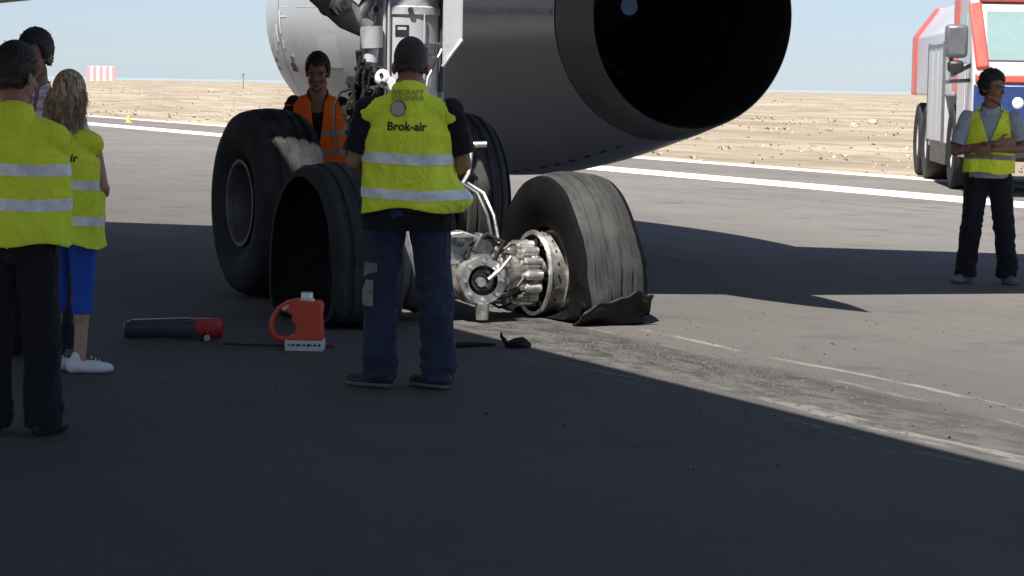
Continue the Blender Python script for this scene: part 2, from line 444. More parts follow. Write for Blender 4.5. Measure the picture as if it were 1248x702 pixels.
def terrain_h(x, y):
    if x < 25.6: return -0.05
    t = min(1, (x - 25.6) / 6)
    d = sqrt(x * x + y * y)
    a = 0.16 * mnoise.noise(Vector((x * 0.11, y * 0.035, 0.3))) + 0.10 * mnoise.noise(Vector((x * 0.35, y * 0.16, 2.3)))
    a += 0.05 * mnoise.noise(Vector((x * 1.1, y * 0.7, 5.1)))
    rid = max(0, mnoise.noise(Vector((x * 0.05, y * 0.012, 9.7)))) * 0.5
    return -0.05 + t * (a * 0.9 + rid * min(1, d / 150) + 0.04)


V = []; F = []
bear = [radians(b) for b in list(np.arange(-180, 2, 12.0)) + list(np.arange(2, 46, 0.22)) + list(np.arange(46, 180, 12.0))]
rad = [0.0 + 2.0] + list(np.geomspace(6, 1150, 190))
for r in rad:
    for b in bear:
        x, y = r * sin(b), r * cos(b); V.append((x, y, terrain_h(x, y)))
nb = len(bear)
for i in range(len(rad) - 1):
    for j in range(nb):
        k = (j + 1) % nb; F.append((i * nb + j, (i + 1) * nb + j, (i + 1) * nb + k, i * nb + k))
F.append(tuple(range(nb)))
me = mesh_np('ground', V, F, True)
bm = bmesh.new(); bm.from_mesh(me); bmesh.ops.recalc_face_normals(bm, faces=bm.faces); bm.to_mesh(me); bm.free()
if me.polygons[100].normal.z < 0: me.flip_normals()
tag(link('ground', me, M['soil']), kind='structure')

mb = MB()
mb.add([(-3e4, -3e4, -14), (3e4, -3e4, -14), (3e4, 3e4, -14), (-3e4, 3e4, -14)], [(0, 1, 2, 3)])
tag(mb.build('sea', M['sea'], fix=False), kind='structure')

mb = MB(); ys = list(np.linspace(-80, 40, 25)) + list(np.geomspace(45, 1000, 20)); vs = []
for y in ys:
    vs += [(-34.0, y, 0.0), (24.9 + 0.12 * mnoise.noise(Vector((0, y * 0.4, 3))), y, 0.0)]
mb.add(vs, [(2 * i, 2 * i + 1, 2 * i + 3, 2 * i + 2) for i in range(len(ys) - 1)])
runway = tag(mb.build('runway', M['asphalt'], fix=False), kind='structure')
mb = MB(); mb.add([(20.3, -80, 0.004), (21.5, -80, 0.004), (21.5, 1000, 0.004), (20.3, 1000, 0.004)], [(0, 1, 2, 3)])
mb.build('edge_line', M['line'], runway, world=True, fix=False)
mb = MB(); vs = []; yy = list(np.arange(-30, 200, 0.8))
for y in yy:
    w = 0.32 + 0.18 * mnoise.noise(Vector((1, y * 0.5, 3)))
    vs += [(24.75 - w * 0.5, y, 0.004), (25.1 + w, y, 0.005)]
mb.add(vs, [(2 * i, 2 * i + 1, 2 * i + 3, 2 * i + 2) for i in range(len(yy) - 1)])
sand = mat('pale drifted sand', (0.62, 0.54, 0.42), 0.95, var=0.15, vs=3)
tag(mb.build('sand_verge', sand, fix=False), kind='structure')

# dry scrub tufts and small stones on the strip beyond the runway (uncountable)
mb = MB(); n = 0
while n < 2200:
    b = radians(rnd.uniform(10, 40)); r = rnd.uniform(30, 330) if n > 1100 else rnd.uniform(38, 130)
    x, y = r * sin(b), r * cos(b)
    if x < 26: continue
    if mnoise.noise(Vector((x * 0.09, y * 0.03, 7))) < rnd.uniform(-0.5, 0.35): continue
    n += 1; z = terrain_h(x, y); s = rnd.uniform(0.03, 0.11) * (1 + r / 250)
    for k in range(6):
        a = rnd.uniform(0, 2 * pi); t = rnd.uniform(0.3, 1.1); h = s * rnd.uniform(0.25, 0.6)
        ex, ey = cos(a) * s * t, sin(a) * s * t; wx, wy = -sin(a) * s * 0.25, cos(a) * s * 0.25
        mb.add([(x - wx, y - wy, z - 0.02), (x + wx, y + wy, z - 0.02), (x + ex + wx * .4, y + ey + wy * .4, z + h), (x + ex - wx * .4, y + ey - wy * .4, z + h * 0.8)], [(0, 1, 2, 3)])
tag(mb.build('dry_scrub', M['scrub'], fix=False), 'low dry scrub scattered over the bare soil beyond the runway', 'scrub', kind='stuff')


def rock_mesh(seed, r):
    bm = bmesh.new(); bmesh.ops.create_icosphere(bm, subdivisions=2, radius=r)
    for v in bm.verts:
        v.co *= 1 + 0.35 * mnoise.noise(v.co * (1.6 / r) + Vector((seed, 0, 0)))
        v.co.z = max(v.co.z * 0.75, -r * 0.3)
    me = bpy.data.meshes.new('rock'); bm.to_mesh(me); bm.free(); me.polygons.foreach_set('use_smooth', [False] * len(me.polygons))
    return me


mb = MB(); n = 0
while n < 500:
    b = radians(rnd.uniform(10, 40)); r = rnd.uniform(40, 260); x, y = r * sin(b), r * cos(b)
    if x < 25.8: continue
    n += 1; z = terrain_h(x, y); s = rnd.uniform(0.02, 0.07) * (1 + r / 250)
    vs = [(x + s * rnd.uniform(.5, 1.1) * cos(k * pi / 2.5), y + s * rnd.uniform(.5, 1.1) * sin(k * pi / 2.5), z - 0.02) for k in range(5)] + [(x + s * .2, y, z + s * rnd.uniform(.4, 1))]
    mb.add(vs, [(k, (k + 1) % 5, 5) for k in range(5)])
tag(mb.build('scattered_stones', M['rock'], fix=False, sharp=20), 'pale stones strewn over the bare soil beyond the runway', 'stones', kind='stuff')

for (x, y, r, lab) in ((56.5, 89.3, 0.2, 'larger pale boulder on the soil between the engine nozzle and the fire engine'),
                       (60.7, 94.4, 0.24, 'upright white boulder on the soil, nearest the fire engine'),
                       (79.0, 251.0, 0.35, 'white boulder on the soil left of the engine')):
    o = link('boulder', rock_mesh(x, r), M['rock']); o.location = (x, y, terrain_h(x, y) + r * 0.2); tag(o, lab, 'boulder', 'boulders on the soil')

# loose grit torn out of the asphalt along the scar
mb = MB()
for k in range(1500):
    y = rnd.uniform(9.2, 14.6); x = rnd.gauss(6.62, 0.2) if rnd.random() < 0.75 else rnd.uniform(6.0, 7.5)
    if rnd.random() < 0.55: y = rnd.gauss(12.4, 0.9)
    s = rnd.uniform(0.003, 0.011) * (1.5 if rnd.random() < 0.06 else 1)
    a = rnd.uniform(0, 6.28)
    vs = [(x + s * cos(a + q * 1.57) * rnd.uniform(.6, 1.2), y + s * sin(a + q * 1.57) * rnd.uniform(.6, 1.2), 0.001) for q in range(4)] + [(x, y, 0.001 + s * rnd.uniform(.6, 1.1))]
    mb.add(vs, [(q, (q + 1) % 4, 4) for q in range(4)])
tag(mb.build('loose_grit', M['gravel'], fix=False, sharp=20), 'loose grit and dust along the ground scar behind the burst wheel', 'grit', kind='stuff')


def debris(pts, r, loc, label, m='rubber_torn', name='tyre_fragment'):
    mb = MB(); mb.tube(pts, r, 7)
    for i, v in enumerate(mb.v):
        q = Vector(v); k = 0.35 * r[0] * mnoise.noise(q * 40)
        mb.v[i] = (v[0] + k, v[1] + k, max(0.003, v[2] + k))
    o = mb.build(name, M[m]); o.location = loc
    return tag(o, label, 'tyre fragment', 'rubber scraps on the asphalt')


debris([(-.07, .02, .02), (-.02, 0, .03), (.03, .01, .035), (.07, .03, .02), (.1, .02, .012)], [.018, .03, .034, .03, .012], (6.08, 13.25, 0), 'lump of black tyre rubber with an upright curl beside the scar')
debris([(.0, .0, .02), (-.02, -.01, .05), (-.045, -.02, .075), (-.05, -.03, .1)], [.014, .012, .010, .006], (6.02, 13.27, 0), 'small upright curl of torn rubber on the black lump')
debris([(-.25, .05, .008), (-.12, .03, .012), (0, .05, .008), (.1, .04, .008)], [.012, .022, .02, .01], (5.9, 13.35, 0), 'long thin strip of black rubber lying on the shadow edge')
# rubber crumbs and small stones strewn over the asphalt
mb = MB()
for k in range(320):
    y = rnd.uniform(8.5, 17); x = rnd.gauss(6.3, 1.9)
    s = rnd.uniform(0.003, 0.009) * (2.0 if rnd.random() < .05 else 1); a = rnd.uniform(0, 6.28)
    vs = [(x + s * cos(a + w * 1.57) * rnd.uniform(.5, 1.5), y + s * sin(a + w * 1.57) * rnd.uniform(.5, 1.5), 0.001) for w in range(4)] + [(x, y, 0.001 + s * rnd.uniform(.4, .9))]
    mb.add(vs, [(w, (w + 1) % 4, 4) for w in range(4)])
tag(mb.build('rubber_crumbs', M['rubber_torn'], fix=False, sharp=20), 'tiny black rubber crumbs strewn over the asphalt around the wheels', 'crumbs', kind='stuff')

# far things beyond the runway
hut = empty('striped_hut', (206.8, 772.8, terrain_h(206.8, 772.8)), radians(-20), 'distant hut painted in red and white vertical stripes', 'hut')
MB().box((0, 0, 2.1), (8.2, 4.0, 4.5)).build('wall', M['white'], hut)
for k in range(9):
    MB().box((-4.0 + k * 1.0, -2.05, 2.15), (1.0 if k % 2 == 0 else 0.92, 0.12 if k % 2 == 0 else 0.08, 4.6)).build('panel', M['stripe_red'] if k % 2 == 0 else M['white'], hut)
MB().box((0, 0, 4.5), (8.6, 4.3, 0.16)).build('roof', M['white'], hut)
for (x, y, lab) in ((122, 371, 'thin grey post on the skyline next to the striped hut'), (131, 352, 'thin grey post on the skyline, second from the striped hut'), (149, 345, 'thin grey post on the skyline nearest the engine')):
    p = empty('light_post', (x, y, terrain_h(x, y)), 0, lab, 'post', 'posts on the skyline')
    MB().cyl((0, 0, -.1), (0, 0, 2.2), 0.07, 0.05, 8).build('pole', M['mirror_grey'], p)
    MB().box((0, 0, 2.25), (0.35, 0.3, 0.16)).build('lamp_head', M['mirror_grey'], p)
mk = empty('edge_marker', (22.75, 81.5, 0), 0, 'small pale yellow marker cone beside the white runway line', 'marker')
MB().box((0, 0, 0.02), (0.2, 0.2, 0.03)).build('base', M['marker_yellow'], mk)
MB().cyl((0, 0, 0.03), (0, 0, 0.27), 0.08, 0.05, 12).build('cone', M['marker_yellow'], mk)

# ------------------------------------------------------------------ airliner
GX, GY = 6.55, 16.25
air = empty('airliner', (GX, GY, 0), 0, 'grey wide-body airliner resting on a burst four-wheel main gear', 'airliner')


def ap(mb, name, m, parent=None, **k):
    return mb.build(name, M[m] if isinstance(m, str) else m, parent or air, world=True, **k)


# fuselage, overhead
FX, FZ, FR = 1.05, 4.545, 2.82
mb = MB(); rg = []
for y, r, dz in ((-14, .35, 1.9), (-12, .9, 1.5), (-8, 1.75, .95), (-4, 2.4, .42), (0, 2.74, .08), (3, FR, 0), (20, FR, 0), (40, FR, 0), (43.5, 2.45, -.1), (46, 1.6, -.35), (47.6, .3, -.6)):
    rg.append([(FX + r * cos(2 * pi * j / 64), y, FZ + dz + r * sin(2 * pi * j / 64)) for j in range(64)])
fus = ap(mb.rings(rg), 'fuselage', 'plane_white')


def wing(side):
    mb = MB(); rg = []
    for x, le, te, z, th in ((2.6, 26.76, 15.73, 4.05, 1.35), (5.81, 23.92, 15.25, 4.21, 1.08), (7.9, 22.07, 14.56, 4.33, .92), (11.0, 19.32, 14.06, 4.5, .72), (20, 12.25, 8.9, 5.0, .45), (30.6, 2.9, .9, 5.7, .2)):
        c = le - te; ring = []
        up = [(0, 0), (.03, .3), (.12, .52), (.35, .58), (.65, .38), (1, .02)]; lo = [(.65, -.28), (.35, -.42), (.12, -.36), (.03, -.22)]
        for t, h in up + lo: ring.append((FX + side * (x - FX), le - c * t, z + th * h))
        rg.append(ring)
    return mb.rings(rg)


ap(wing(1), 'wing', 'plane', sharp=60); ap(wing(-1), 'wing', 'plane', sharp=60)
for x, y0, y1, z in ((7.93, 13.5, 19.0, 3.55), (13.6, 12.6, 17.2, 4.05)):
    mb = MB(); rg = []
    for t in np.linspace(0, 1, 11):
        r = 0.34 * (1 - abs(2 * t - 1) ** 2.2) ** 0.8 + 0.01
        rg.append([(x + r * cos(2 * pi * j / 16), y0 + (y1 - y0) * t, z + 0.25 * t + 1.25 * r * sin(2 * pi * j / 16)) for j in range(16)])
    ap(mb.rings(rg), 'flap_track_fairing', 'plane')

# engine
EO = Vector((10.4, 19.08, 2.186)); EA = Vector((0, 1, 0.02))
NPROF = [(0, 1.0), (.25, 1.055), (.5, 1.11), (1.2, 1.26), (2, 1.42), (3, 1.57), (4, 1.635), (5, 1.655), (6, 1.63), (6.7, 1.57), (7.2, 1.49), (7.55, 1.40), (7.75, 1.31)]
_ns = [p[0] for p in NPROF]; _nr = [p[1] for p in NPROF]


def nacr(s): return float(np.interp(s, _ns, _nr))


def nac(s, a, off=0.0):
    """point on the nacelle: s metres ahead of the nozzle, a = angle (0 = outboard, pi = inboard, -pi/2 = bottom)"""
    r = nacr(s) + off
    return EO + EA * s + Vector((cos(a) * r, 0, sin(a) * r))


def nac_shell(s0, s1, step=0.2, n=96, off=0.0):
    m = max(2, int((s1 - s0) / step)); return [[nac(s, 2 * pi * j / n, off) for j in range(n)] for s in np.linspace(s0, s1, m + 1)]


def smooth_prof():
    global _ns, _nr
    xs = np.linspace(0, 7.75, 60); ys = np.interp(xs, _ns, _nr)
    for _ in range(6): ys[1:-1] = (ys[:-2] + 2 * ys[1:-1] + ys[2:]) / 4
    _ns = list(xs); _nr = list(ys)


smooth_prof()
nacelle = ap(MB().rings(nac_shell(3.62, 6.55), False, False), 'fan_cowl', 'cowl')
ap(MB().rings(nac_shell(0.52, 3.60), False, False), 'thrust_reverser_cowl', 'cowl_aft', nacelle)
mb = MB().rings(nac_shell(6.57, 7.5), False, False)
ap(mb, 'inlet_cowl', 'cowl', nacelle)
lip = [(7.5, nacr(7.5)), (7.66, nacr(7.66)), (7.75, 1.31), (7.79, 1.27), (7.78, 1.22), (7.6, 1.18), (7.0, 1.2), (6.2, 1.24)]
ap(MB().lathe(lip, EO, EA, 96), 'inlet_lip', 'silver', nacelle)
for s in (3.61, 6.56, 0.51):      # dark joint behind each panel gap
    ap(MB().lathe([(s - .05, nacr(s) - .012), (s + .05, nacr(s) - .012)], EO, EA, 96), 'panel_joint', 'black', nacelle)
noz = [(.5, nacr(.5)), (.25, nacr(.25)), (.02, 1.0), (0, .985), (.02, .97), (.3, .98), (1.2, 1.02), (2.4, 1.06), (4.0, 1.1)]
ap(MB().lathe(noz[:4], EO, EA, 96), 'nozzle', 'nozzle', nacelle)
ap(MB().lathe(noz[3:], EO, EA, 96), 'nozzle_lining', 'soot', nacelle)
ap(MB().lathe([(4.0, 0.01), (4.0, 1.12)], EO, EA, 96), 'turbine_face', 'soot', nacelle)
pl = MB().lathe([(1.75, 0.09), (1.78, .12), (2.4, .3), (3.3, .42), (3.98, .48)], EO + Vector((.25, 0, .1)), EA, 40)
plug = ap(pl, 'exhaust_plug', 'soot', nacelle)
ap(MB().lathe([(1.74, .001), (1.74, .088), (1.76, .09)], EO + Vector((.25, 0, .1)), EA, 32), 'plug_end_disc', 'blue_disc', nacelle)  # flat blue-grey disc closing the plug tip
for k in range(8):
    a = 2 * pi * k / 8 + .2; d = Vector((cos(a), 0, sin(a)))
    ap(MB().box(EO + EA * 3.3 + d * .74, (.05, .5, .7), Matrix.Rotation(-a + pi / 2, 3, 'Y')), 'guide_vane', 'soot', nacelle)


def nac_patch(name, s0, s1, a0, a1, m, off=0.004, ns=5, na=6):
    mb = MB(); rg = [[nac(s, a, off) for a in np.linspace(a0, a1, na)] for s in np.linspace(s0, s1, ns)]
    mb.rings(rg, False, False, closed=False); return ap(mb, name, m, nacelle)


for s0, s1, a0, a1 in ((6.45, 6.53, 3.14, 3.30), (6.62, 6.72, 3.24, 3.36), (6.78, 6.84, 3.30, 3.42), (6.4, 6.47, 3.34, 3.40), (6.85, 6.92, 3.40, 3.44), (6.2, 6.5, 3.175, 3.185), (6.1, 6.2, 3.43, 3.45), (6.3, 6.36, 3.46, 3.5), (7.3, 7.36, 3.42, 3.46)):
    nac_patch('scuff_mark', s0, s1, a0, a1, 'white')
nac_patch('warning_decal', 6.18, 6.36, 3.50, 3.56, 'decal_red'); nac_patch('warning_decal', 6.22, 6.27, 3.45, 3.50, 'decal_red')
nac_patch('vent_mark', 7.1, 7.2, 3.50, 3.53, 'black'); nac_patch('vent_mark', 7.12, 7.22, 3.57, 3.60, 'black')
nac_patch('hinge_strip', .55, 3.5, pi - .03, pi + .012, 'cowl', .012)
nac_patch('hinge_strip', 3.7, 6.4, pi - .03, pi - .022, 'cowl_aft', .003)
nac_patch('access_seam', 3.7, 6.5, pi + .42, pi + .425, 'cowl_aft', .003)
nac_patch('access_seam', 3.7, 6.5, pi + .75, pi + .755, 'cowl_aft', .003)
for s in (2.6,): nac_patch('access_seam', s, s + .005, pi - .6, pi + 1.5, 'cowl', .003, 2, 40)
for k in range(9): nac_patch('latch', .9 + k * .3, 1.02 + k * .3, pi + 1.37, pi + 1.40, 'gear_mid', .006, 2, 3)
nac_patch('access_panel', 4.6, 5.2, pi + .15, pi + .36, 'cowl_aft', .003)
# pylon
ap(MB().prism([(19.3, 4.3), (19.6, 3.3), (25.5, 3.4), (25.0, 3.75), (21.5, 4.6)], lambda a, b: (10.22, a, b), lambda a, b: (10.58, a, b)), 'pylon', 'plane')

# ---- main gear
strut = ap(MB().lathe([(.86, .18), (.88, .215), (1.15, .23), (2.03, .23), (2.04, .243), (2.09, .243), (2.10, .23), (4.3, .235)], (GX, GY, 0), (0, 0, 1), 40, True, True), 'gear_strut', 'gear_paint')
ap(MB().cyl((GX, GY, .45), (GX, GY, .9), .145, n=32), 'sliding_tube', 'steel_bright', strut)
ap(MB().lathe([(1.25, .236), (1.27, .241), (1.33, .241), (1.35, .236)], (GX, GY, 0), (0, 0, 1), 40), 'band_clamp', 'gear_dark', strut)
for dx, dy, r, z0, z1 in ((-.20, -.12, .013, 1.1, 4.0), (-.185, -.155, .009, 1.3, 4.0), (.19, -.13, .02, 1.5, 4.0), (.215, -.09, .013, 1.3, 4.0), (.03, -.225, .006, 1.62, 2.05)):
    ap(MB().tube([(GX + dx * 1.1, GY + dy * 1.1, z) for z in (z0, (z0 + z1) / 2, z1)], r), 'hydraulic_pipe', 'gear_paint' if r < .015 else 'gear_dark', strut)
pd = Vector((-.42, -.907, 0)); px_ = Vector((.907, -.42, 0))          # towards the aft inboard side


def sp(a, z, off=0.0):                                               # point on the strut surface at angle a from pd
    return Vector((GX, GY, z)) + (pd * cos(a) + px_ * sin(a)) * (.231 + off)


def strut_patch(a0, a1, z0, z1, name, m, off=.003, par=None):
    mb = MB(); mb.rings([[sp(a, z, off) for a in np.linspace(a0, a1, 7)] for z in (z0, z1)], False, False, closed=False)
    return ap(mb, name, m, par or strut)


strut_patch(-.3, .12, 1.885, 1.965, 'placard', 'black')
strut_patch(-.22, .04, 1.93, 1.95, 'placard_print', 'silver', .005)
ap(MB().box(sp(.55, 1.82, .02), (.16, .05, .035), rotm('Z', 10)).box(sp(.25, 1.84, .015), (.06, .04, .05)).box(sp(.75, 1.79, .03), (.06, .06, .07)), 'pipe_bracket', 'gear_dark', strut, bevel=.004)
ap(MB().tube([sp(.1, 1.81, .02), sp(.5, 1.80, .03), sp(.9, 1.84, .04), sp(1.2, 1.83, .05)], .012), 'hydraulic_pipe', 'steel', strut)
ap(MB().tube([sp(1.3, 1.8, .03), sp(1.0, 1.7, .02), sp(.7, 1.6, .02), sp(.6, 1.4, .02), sp(.55, 1.1, .03)], .008), 'hydraulic_pipe', 'steel', strut)
for z in (2.07,):
    ap(MB().cyl(sp(.15, z, .0), sp(.15, z, .03), .02, n=10), 'clamp_bolt', 'steel_dark', strut)
    ap(MB().cyl(sp(-1.0, z, .0), sp(-1.0, z, .03), .02, n=10), 'clamp_bolt', 'steel_dark', strut)
# gear door hanging on the outboard side
dA = Vector((6.665, 15.86, 0)); dB = Vector((6.79, 15.81, 0))
dn = Vector((.3, .95, 0)) * .035
poly = [(0, 1.68), (1, 1.87), (1, 3.6), (0, 3.6)]
door = ap(MB().prism(poly, lambda a, b: dA.lerp(dB, a) + Vector((0, 0, b)), lambda a, b: dA.lerp(dB, a) + dn + Vector((0, 0, b))), 'gear_door', 'gear_paint', bevel=.006)
ap(MB().prism([(0, 0), (1, 0), (1, 1), (0, 1)], lambda a, b: Vector((6.79, 15.81, 1.87)).lerp(Vector((6.9, 16.35, 1.87)), a) + Vector((0, 0, b * 1.7 + a * .1)), lambda a, b: Vector((6.755, 15.83, 1.87)).lerp(Vector((6.865, 16.36, 1.87)), a) + Vector((0, 0, b * 1.7 + a * .1))), 'door_flange', 'gear_paint', door)
ap(MB().tube([(6.79, 15.81, 1.87), (6.72, 15.83, 1.77), (6.66, 15.85, 1.68)], .014), 'door_edge', 'steel_bright', door)
# side stay, its joint and lock links
stay = ap(MB().tube([(4.1, 16.45, 4.2), (4.7, 16.35, 3.5), (5.35, 16.25, 2.75), (5.62, 16.2, 2.42), (5.88, 16.19, 2.18), (6.08, 16.17, 2.02), (6.22, 16.16, 1.93)], [.09, .09, .095, .1, .1, .105, .07], 16), 'side_stay', 'gear_mid')
ap(MB().cyl((5.98, 16.03, 2.09), (5.98, 16.32, 2.09), .075, n=24).cyl((5.98, 16.0, 2.09), (5.98, 16.04, 2.09), .05, n=18), 'stay_joint', 'gear_dark', stay)
ap(MB().cyl((5.98, 15.985, 2.09), (5.98, 16.0, 2.09), .03, n=12), 'joint_pin', 'steel_dark', stay)
ap(MB().tube([(5.86, 16.05, 2.3), (5.72, 16.04, 2.42), (5.5, 16.04, 2.7), (4.6, 16.2, 3.75)], .05, 12), 'stay_link', 'gear_paint', stay)
ap(MB().tube([(6.12, 16.12, 1.97), (6.22, 16.13, 2.15), (6.38, 16.16, 2.5)], .045, 12), 'lock_link', 'gear_dark', stay)
# actuator with hoses, left of the strut
act = ap(MB().cyl((6.23, 16.1, 1.80), (6.22, 16.1, 1.95), .075, .085, 20).cyl((6.22, 16.1, 1.70), (6.23, 16.1, 1.80), .05, n=16), 'actuator', 'gear_paint')
mb = MB()
for k in range(90):
    c = Vector((6.13 + rnd.gauss(0, .055), 16.06 + rnd.uniform(-.08, .08), 1.12 + rnd.random() * .55)); t = k % 3
    if t == 0: mb.box(c, (rnd.uniform(.025, .07), rnd.uniform(.03, .07), rnd.uniform(.025, .08)), Matrix.Rotation(rnd.uniform(-.4, .4), 3, 'Y') @ Matrix.Rotation(rnd.uniform(0, 3), 3, 'Z'))
    elif t == 1: mb.cyl(c, c + Vector((rnd.uniform(-.06, .06), rnd.uniform(-.06, .06), rnd.uniform(.05, .16))), rnd.uniform(.008, .022), n=12)
    else: mb.cyl(c, c + Vector((rnd.uniform(.02, .07), rnd.uniform(-.08, -.02), rnd.uniform(-.02, .02))), rnd.uniform(.008, .02), n=10)
ap(mb, 'valve_block', 'hose', act, bevel=.006)
for k in range(7):
    x0 = 6.05 + k * .035; z0 = 1.5 + rnd.uniform(-.1, .2)
    pts = [(x0, 15.98 - .02 * k, z0), (x0 - .07 + .02 * k, 15.95, z0 - .12), (x0 - .03, 15.95, z0 - .3), (x0 + .05, 16.0, z0 - .45), (x0 + .15, 16.1, z0 - .6)]
    ap(MB().tube(pts, .011 + .003 * (k % 3), 8), 'hose', 'hose', act)
ap(MB().tube([(6.05, 15.97, 1.52), (5.95, 15.96, 1.49), (5.90, 15.95, 1.40), (5.905, 15.95, 1.22), (5.93, 15.96, 1.1)], .010), 'hose', 'hose', act)
ap(MB().tube([(6.02, 15.95, 1.3), (6.03, 15.93, 1.16), (6.07, 15.93, 1.16), (6.07, 15.95, 1.32)], .008), 'hose', 'steel', act)
tl = ap(MB().ell((6.235, 15.9, 1.59), (.055, .055, .065), nu=20, nv=12), 'taxi_lamp', 'white')
ap(MB().cyl((6.205, 15.845, 1.615), (6.21, 15.87, 1.615), .014, n=14), 'lamp_port', 'black', tl)
ap(MB().box((6.225, 15.845, 1.555), (.05, .02, .02), rotm('Y', 20)), 'lamp_slot', 'black', tl)
ap(MB().box((6.28, 15.88, 1.55), (.07, .06, .09), rotm('Y', 30)), 'lamp_bracket', 'white', tl, bevel=.01)
ap(MB().tube([(6.24, 15.95, 1.53), (6.24, 16.0, 1.45), (6.3, 16.02, 1.4)], .03, 10), 'lamp_arm', 'gear_dark', tl)

# bogie beam, axles
RZ = 0.33; FZA = 0.675; RY = 15.1; FY = 17.02
mb = MB()
for (y0, z0, r0), (y1, z1, r1) in zip(((14.92, .32, .13), (15.1, RZ, .185), (15.5, .40, .15), (16.2, .52, .2), (16.7, .6, .16), (17.02, FZA, .18)), ((15.1, RZ, .185), (15.5, .40, .15), (16.2, .52, .2), (16.7, .6, .16), (17.02, FZA, .18), (17.2, .69, .13))):
    mb.cyl((GX, y0, z0), (GX, y1, z1), r0, r1, 24)
bogie = ap(mb, 'bogie_beam', 'steel')
ap(MB().cyl((5.85, RY, RZ + .02), (7.4, RY, RZ - .02), .085, n=20), 'axle', 'steel', bogie)
ap(MB().cyl((5.85, FY, FZA), (7.3, FY, FZA), .085, n=20), 'axle', 'steel', bogie)
# aft end of the beam: round boss with a recessed pivot, lugs, rods
BX = 6.50
boss = ap(MB().lathe([(0, .10), (0, .155), (.03, .17), (.25, .175), (.3, .15)], (BX, 14.72, .28), (.15, 1, 0), 32), 'beam_end_ring', 'steel', bogie)
ap(MB().lathe([(.05, .004), (.05, .05), (.02, .055), (.02, .075), (.07, .08), (.07, .15)], (BX, 14.72, .28), (.15, 1, 0), 28), 'pivot_cap', 'steel_dark', bogie)
ap(MB().cyl((BX - .02, 14.70, .27), (BX - .01, 14.8, .27), .032, n=8), 'pivot_nut', 'steel', bogie)
for k in range(8):
    a = k * pi / 4; ap(MB().cyl((BX + .127 * cos(a), 14.70 - .019 * cos(a), .28 + .127 * sin(a)), (BX + .127 * cos(a), 14.73, .28 + .127 * sin(a)), .011, n=6), 'bolt', 'steel_bright', bogie)
ap(MB().cyl((BX + .01, 14.75, .02), (BX + .01, 14.75, .13), .04, .05, 14), 'jacking_dome', 'steel_bright', bogie)
ap(MB().prism([(-.2, .36), (.06, .42), (.02, .56), (-.1, .6), (-.24, .58), (-.27, .5)], lambda a, b: (BX + a, 14.8 - a * .3, b), lambda a, b: (BX + a, 14.95 - a * .3, b)), 'lug_plate', 'steel', bogie, bevel=.012)
ap(MB().cyl((BX - .17, 14.79, .53), (BX - .12, 14.79, .53), .03, n=12).box((BX - .12, 14.82, .545), (.16, .05, .03)), 'lug_slot', 'steel_dark', bogie)
ap(MB().prism([(-.3, .12), (-.14, .16), (-.12, .4), (-.25, .5), (-.32, .4)], lambda a, b: (BX + a, 14.86, b), lambda a, b: (BX + a, 15.0, b)), 'side_plate', 'steel', bogie, bevel=.01)
ap(MB().tube([(BX + .02, 14.68, .29), (BX + .1, 14.66, .36), (BX + .17, 14.66, .44)], .014), 'brake_rod', 'steel_bright', bogie)
ap(MB().tube([(BX - .1, 14.78, .42), (BX - .02, 14.75, .39), (BX + .08, 14.72, .42), (BX + .15, 14.73, .53), (BX + .05, 14.78, .58), (BX - .05, 14.82, .5), (BX - .1, 14.78, .42)], .016), 'hose', 'hose', bogie)
ap(MB().box((BX + .04, 14.84, .5), (.14, .12, .14), rotm('Y', 25)), 'valve_box', 'gear_dark', bogie, bevel=.015)
for x0 in (.10, .145):
    ap(MB().tube([(BX + x0, 14.8, .52), (BX + x0 - .02, 14.85, .7), (BX + x0 - .05, 14.95, .84), (BX + x0 - .1, 15.1, .9)], .012), 'hose', 'gear_dark' if x0 < .12 else 'steel', bogie)
# torque link and pitch trimmer near the outboard front wheel
ap(MB().prism([(0, 0), (.1, .02), (.16, .28), (.05, .34), (-.04, .26)], lambda a, b: (6.56 + a, 15.62, 1.0 + b), lambda a, b: (6.56 + a, 15.75, 1.0 + b)), 'torque_link', 'steel', bevel=.012)
ap(MB().cyl((6.62, 15.55, 1.29), (6.66, 15.8, 1.3), .05, n=16).cyl((6.64, 15.6, 1.14), (6.86, 15.52, 1.15), .022, n=12), 'link_pin', 'steel_bright')
ap(MB().tube([(6.72, 15.6, 1.28), (6.76, 15.55, 1.12), (6.72, 15.5, .95), (6.62, 15.48, .8)], .016), 'hose', 'steel')


# ---- wheels
def tyre_profile(w=.53, R=.685, rb=.30, groove=.013):
    h = w / 2
    left = [(-.185, rb), (-.2, rb + .03), (-.235, rb + .09), (-.262, rb + .17), (-.266, rb + .22), (-.25, rb + .29), (-.225, rb + .335), (-.195, R - .03)]
    tr = []
    for c in (-.135, -.05, .05, .135):
        for a, d in ((c - .016, 0), (c - .011, groove), (c + .011, groove), (c + .016, 0)):
            tr.append((a, R - d - .03 * (a / .2) ** 2 * 1.0))
    return left + tr + [(-a, r) for a, r in reversed(left)]


def two_tone(o, prof_n, n, lo, hi, side='rubber_side'):
    o.data.materials.append(M[side])
    for pl in o.data.polygons:
        b = pl.index // n
        if b < lo or b >= hi: pl.material_index = 1


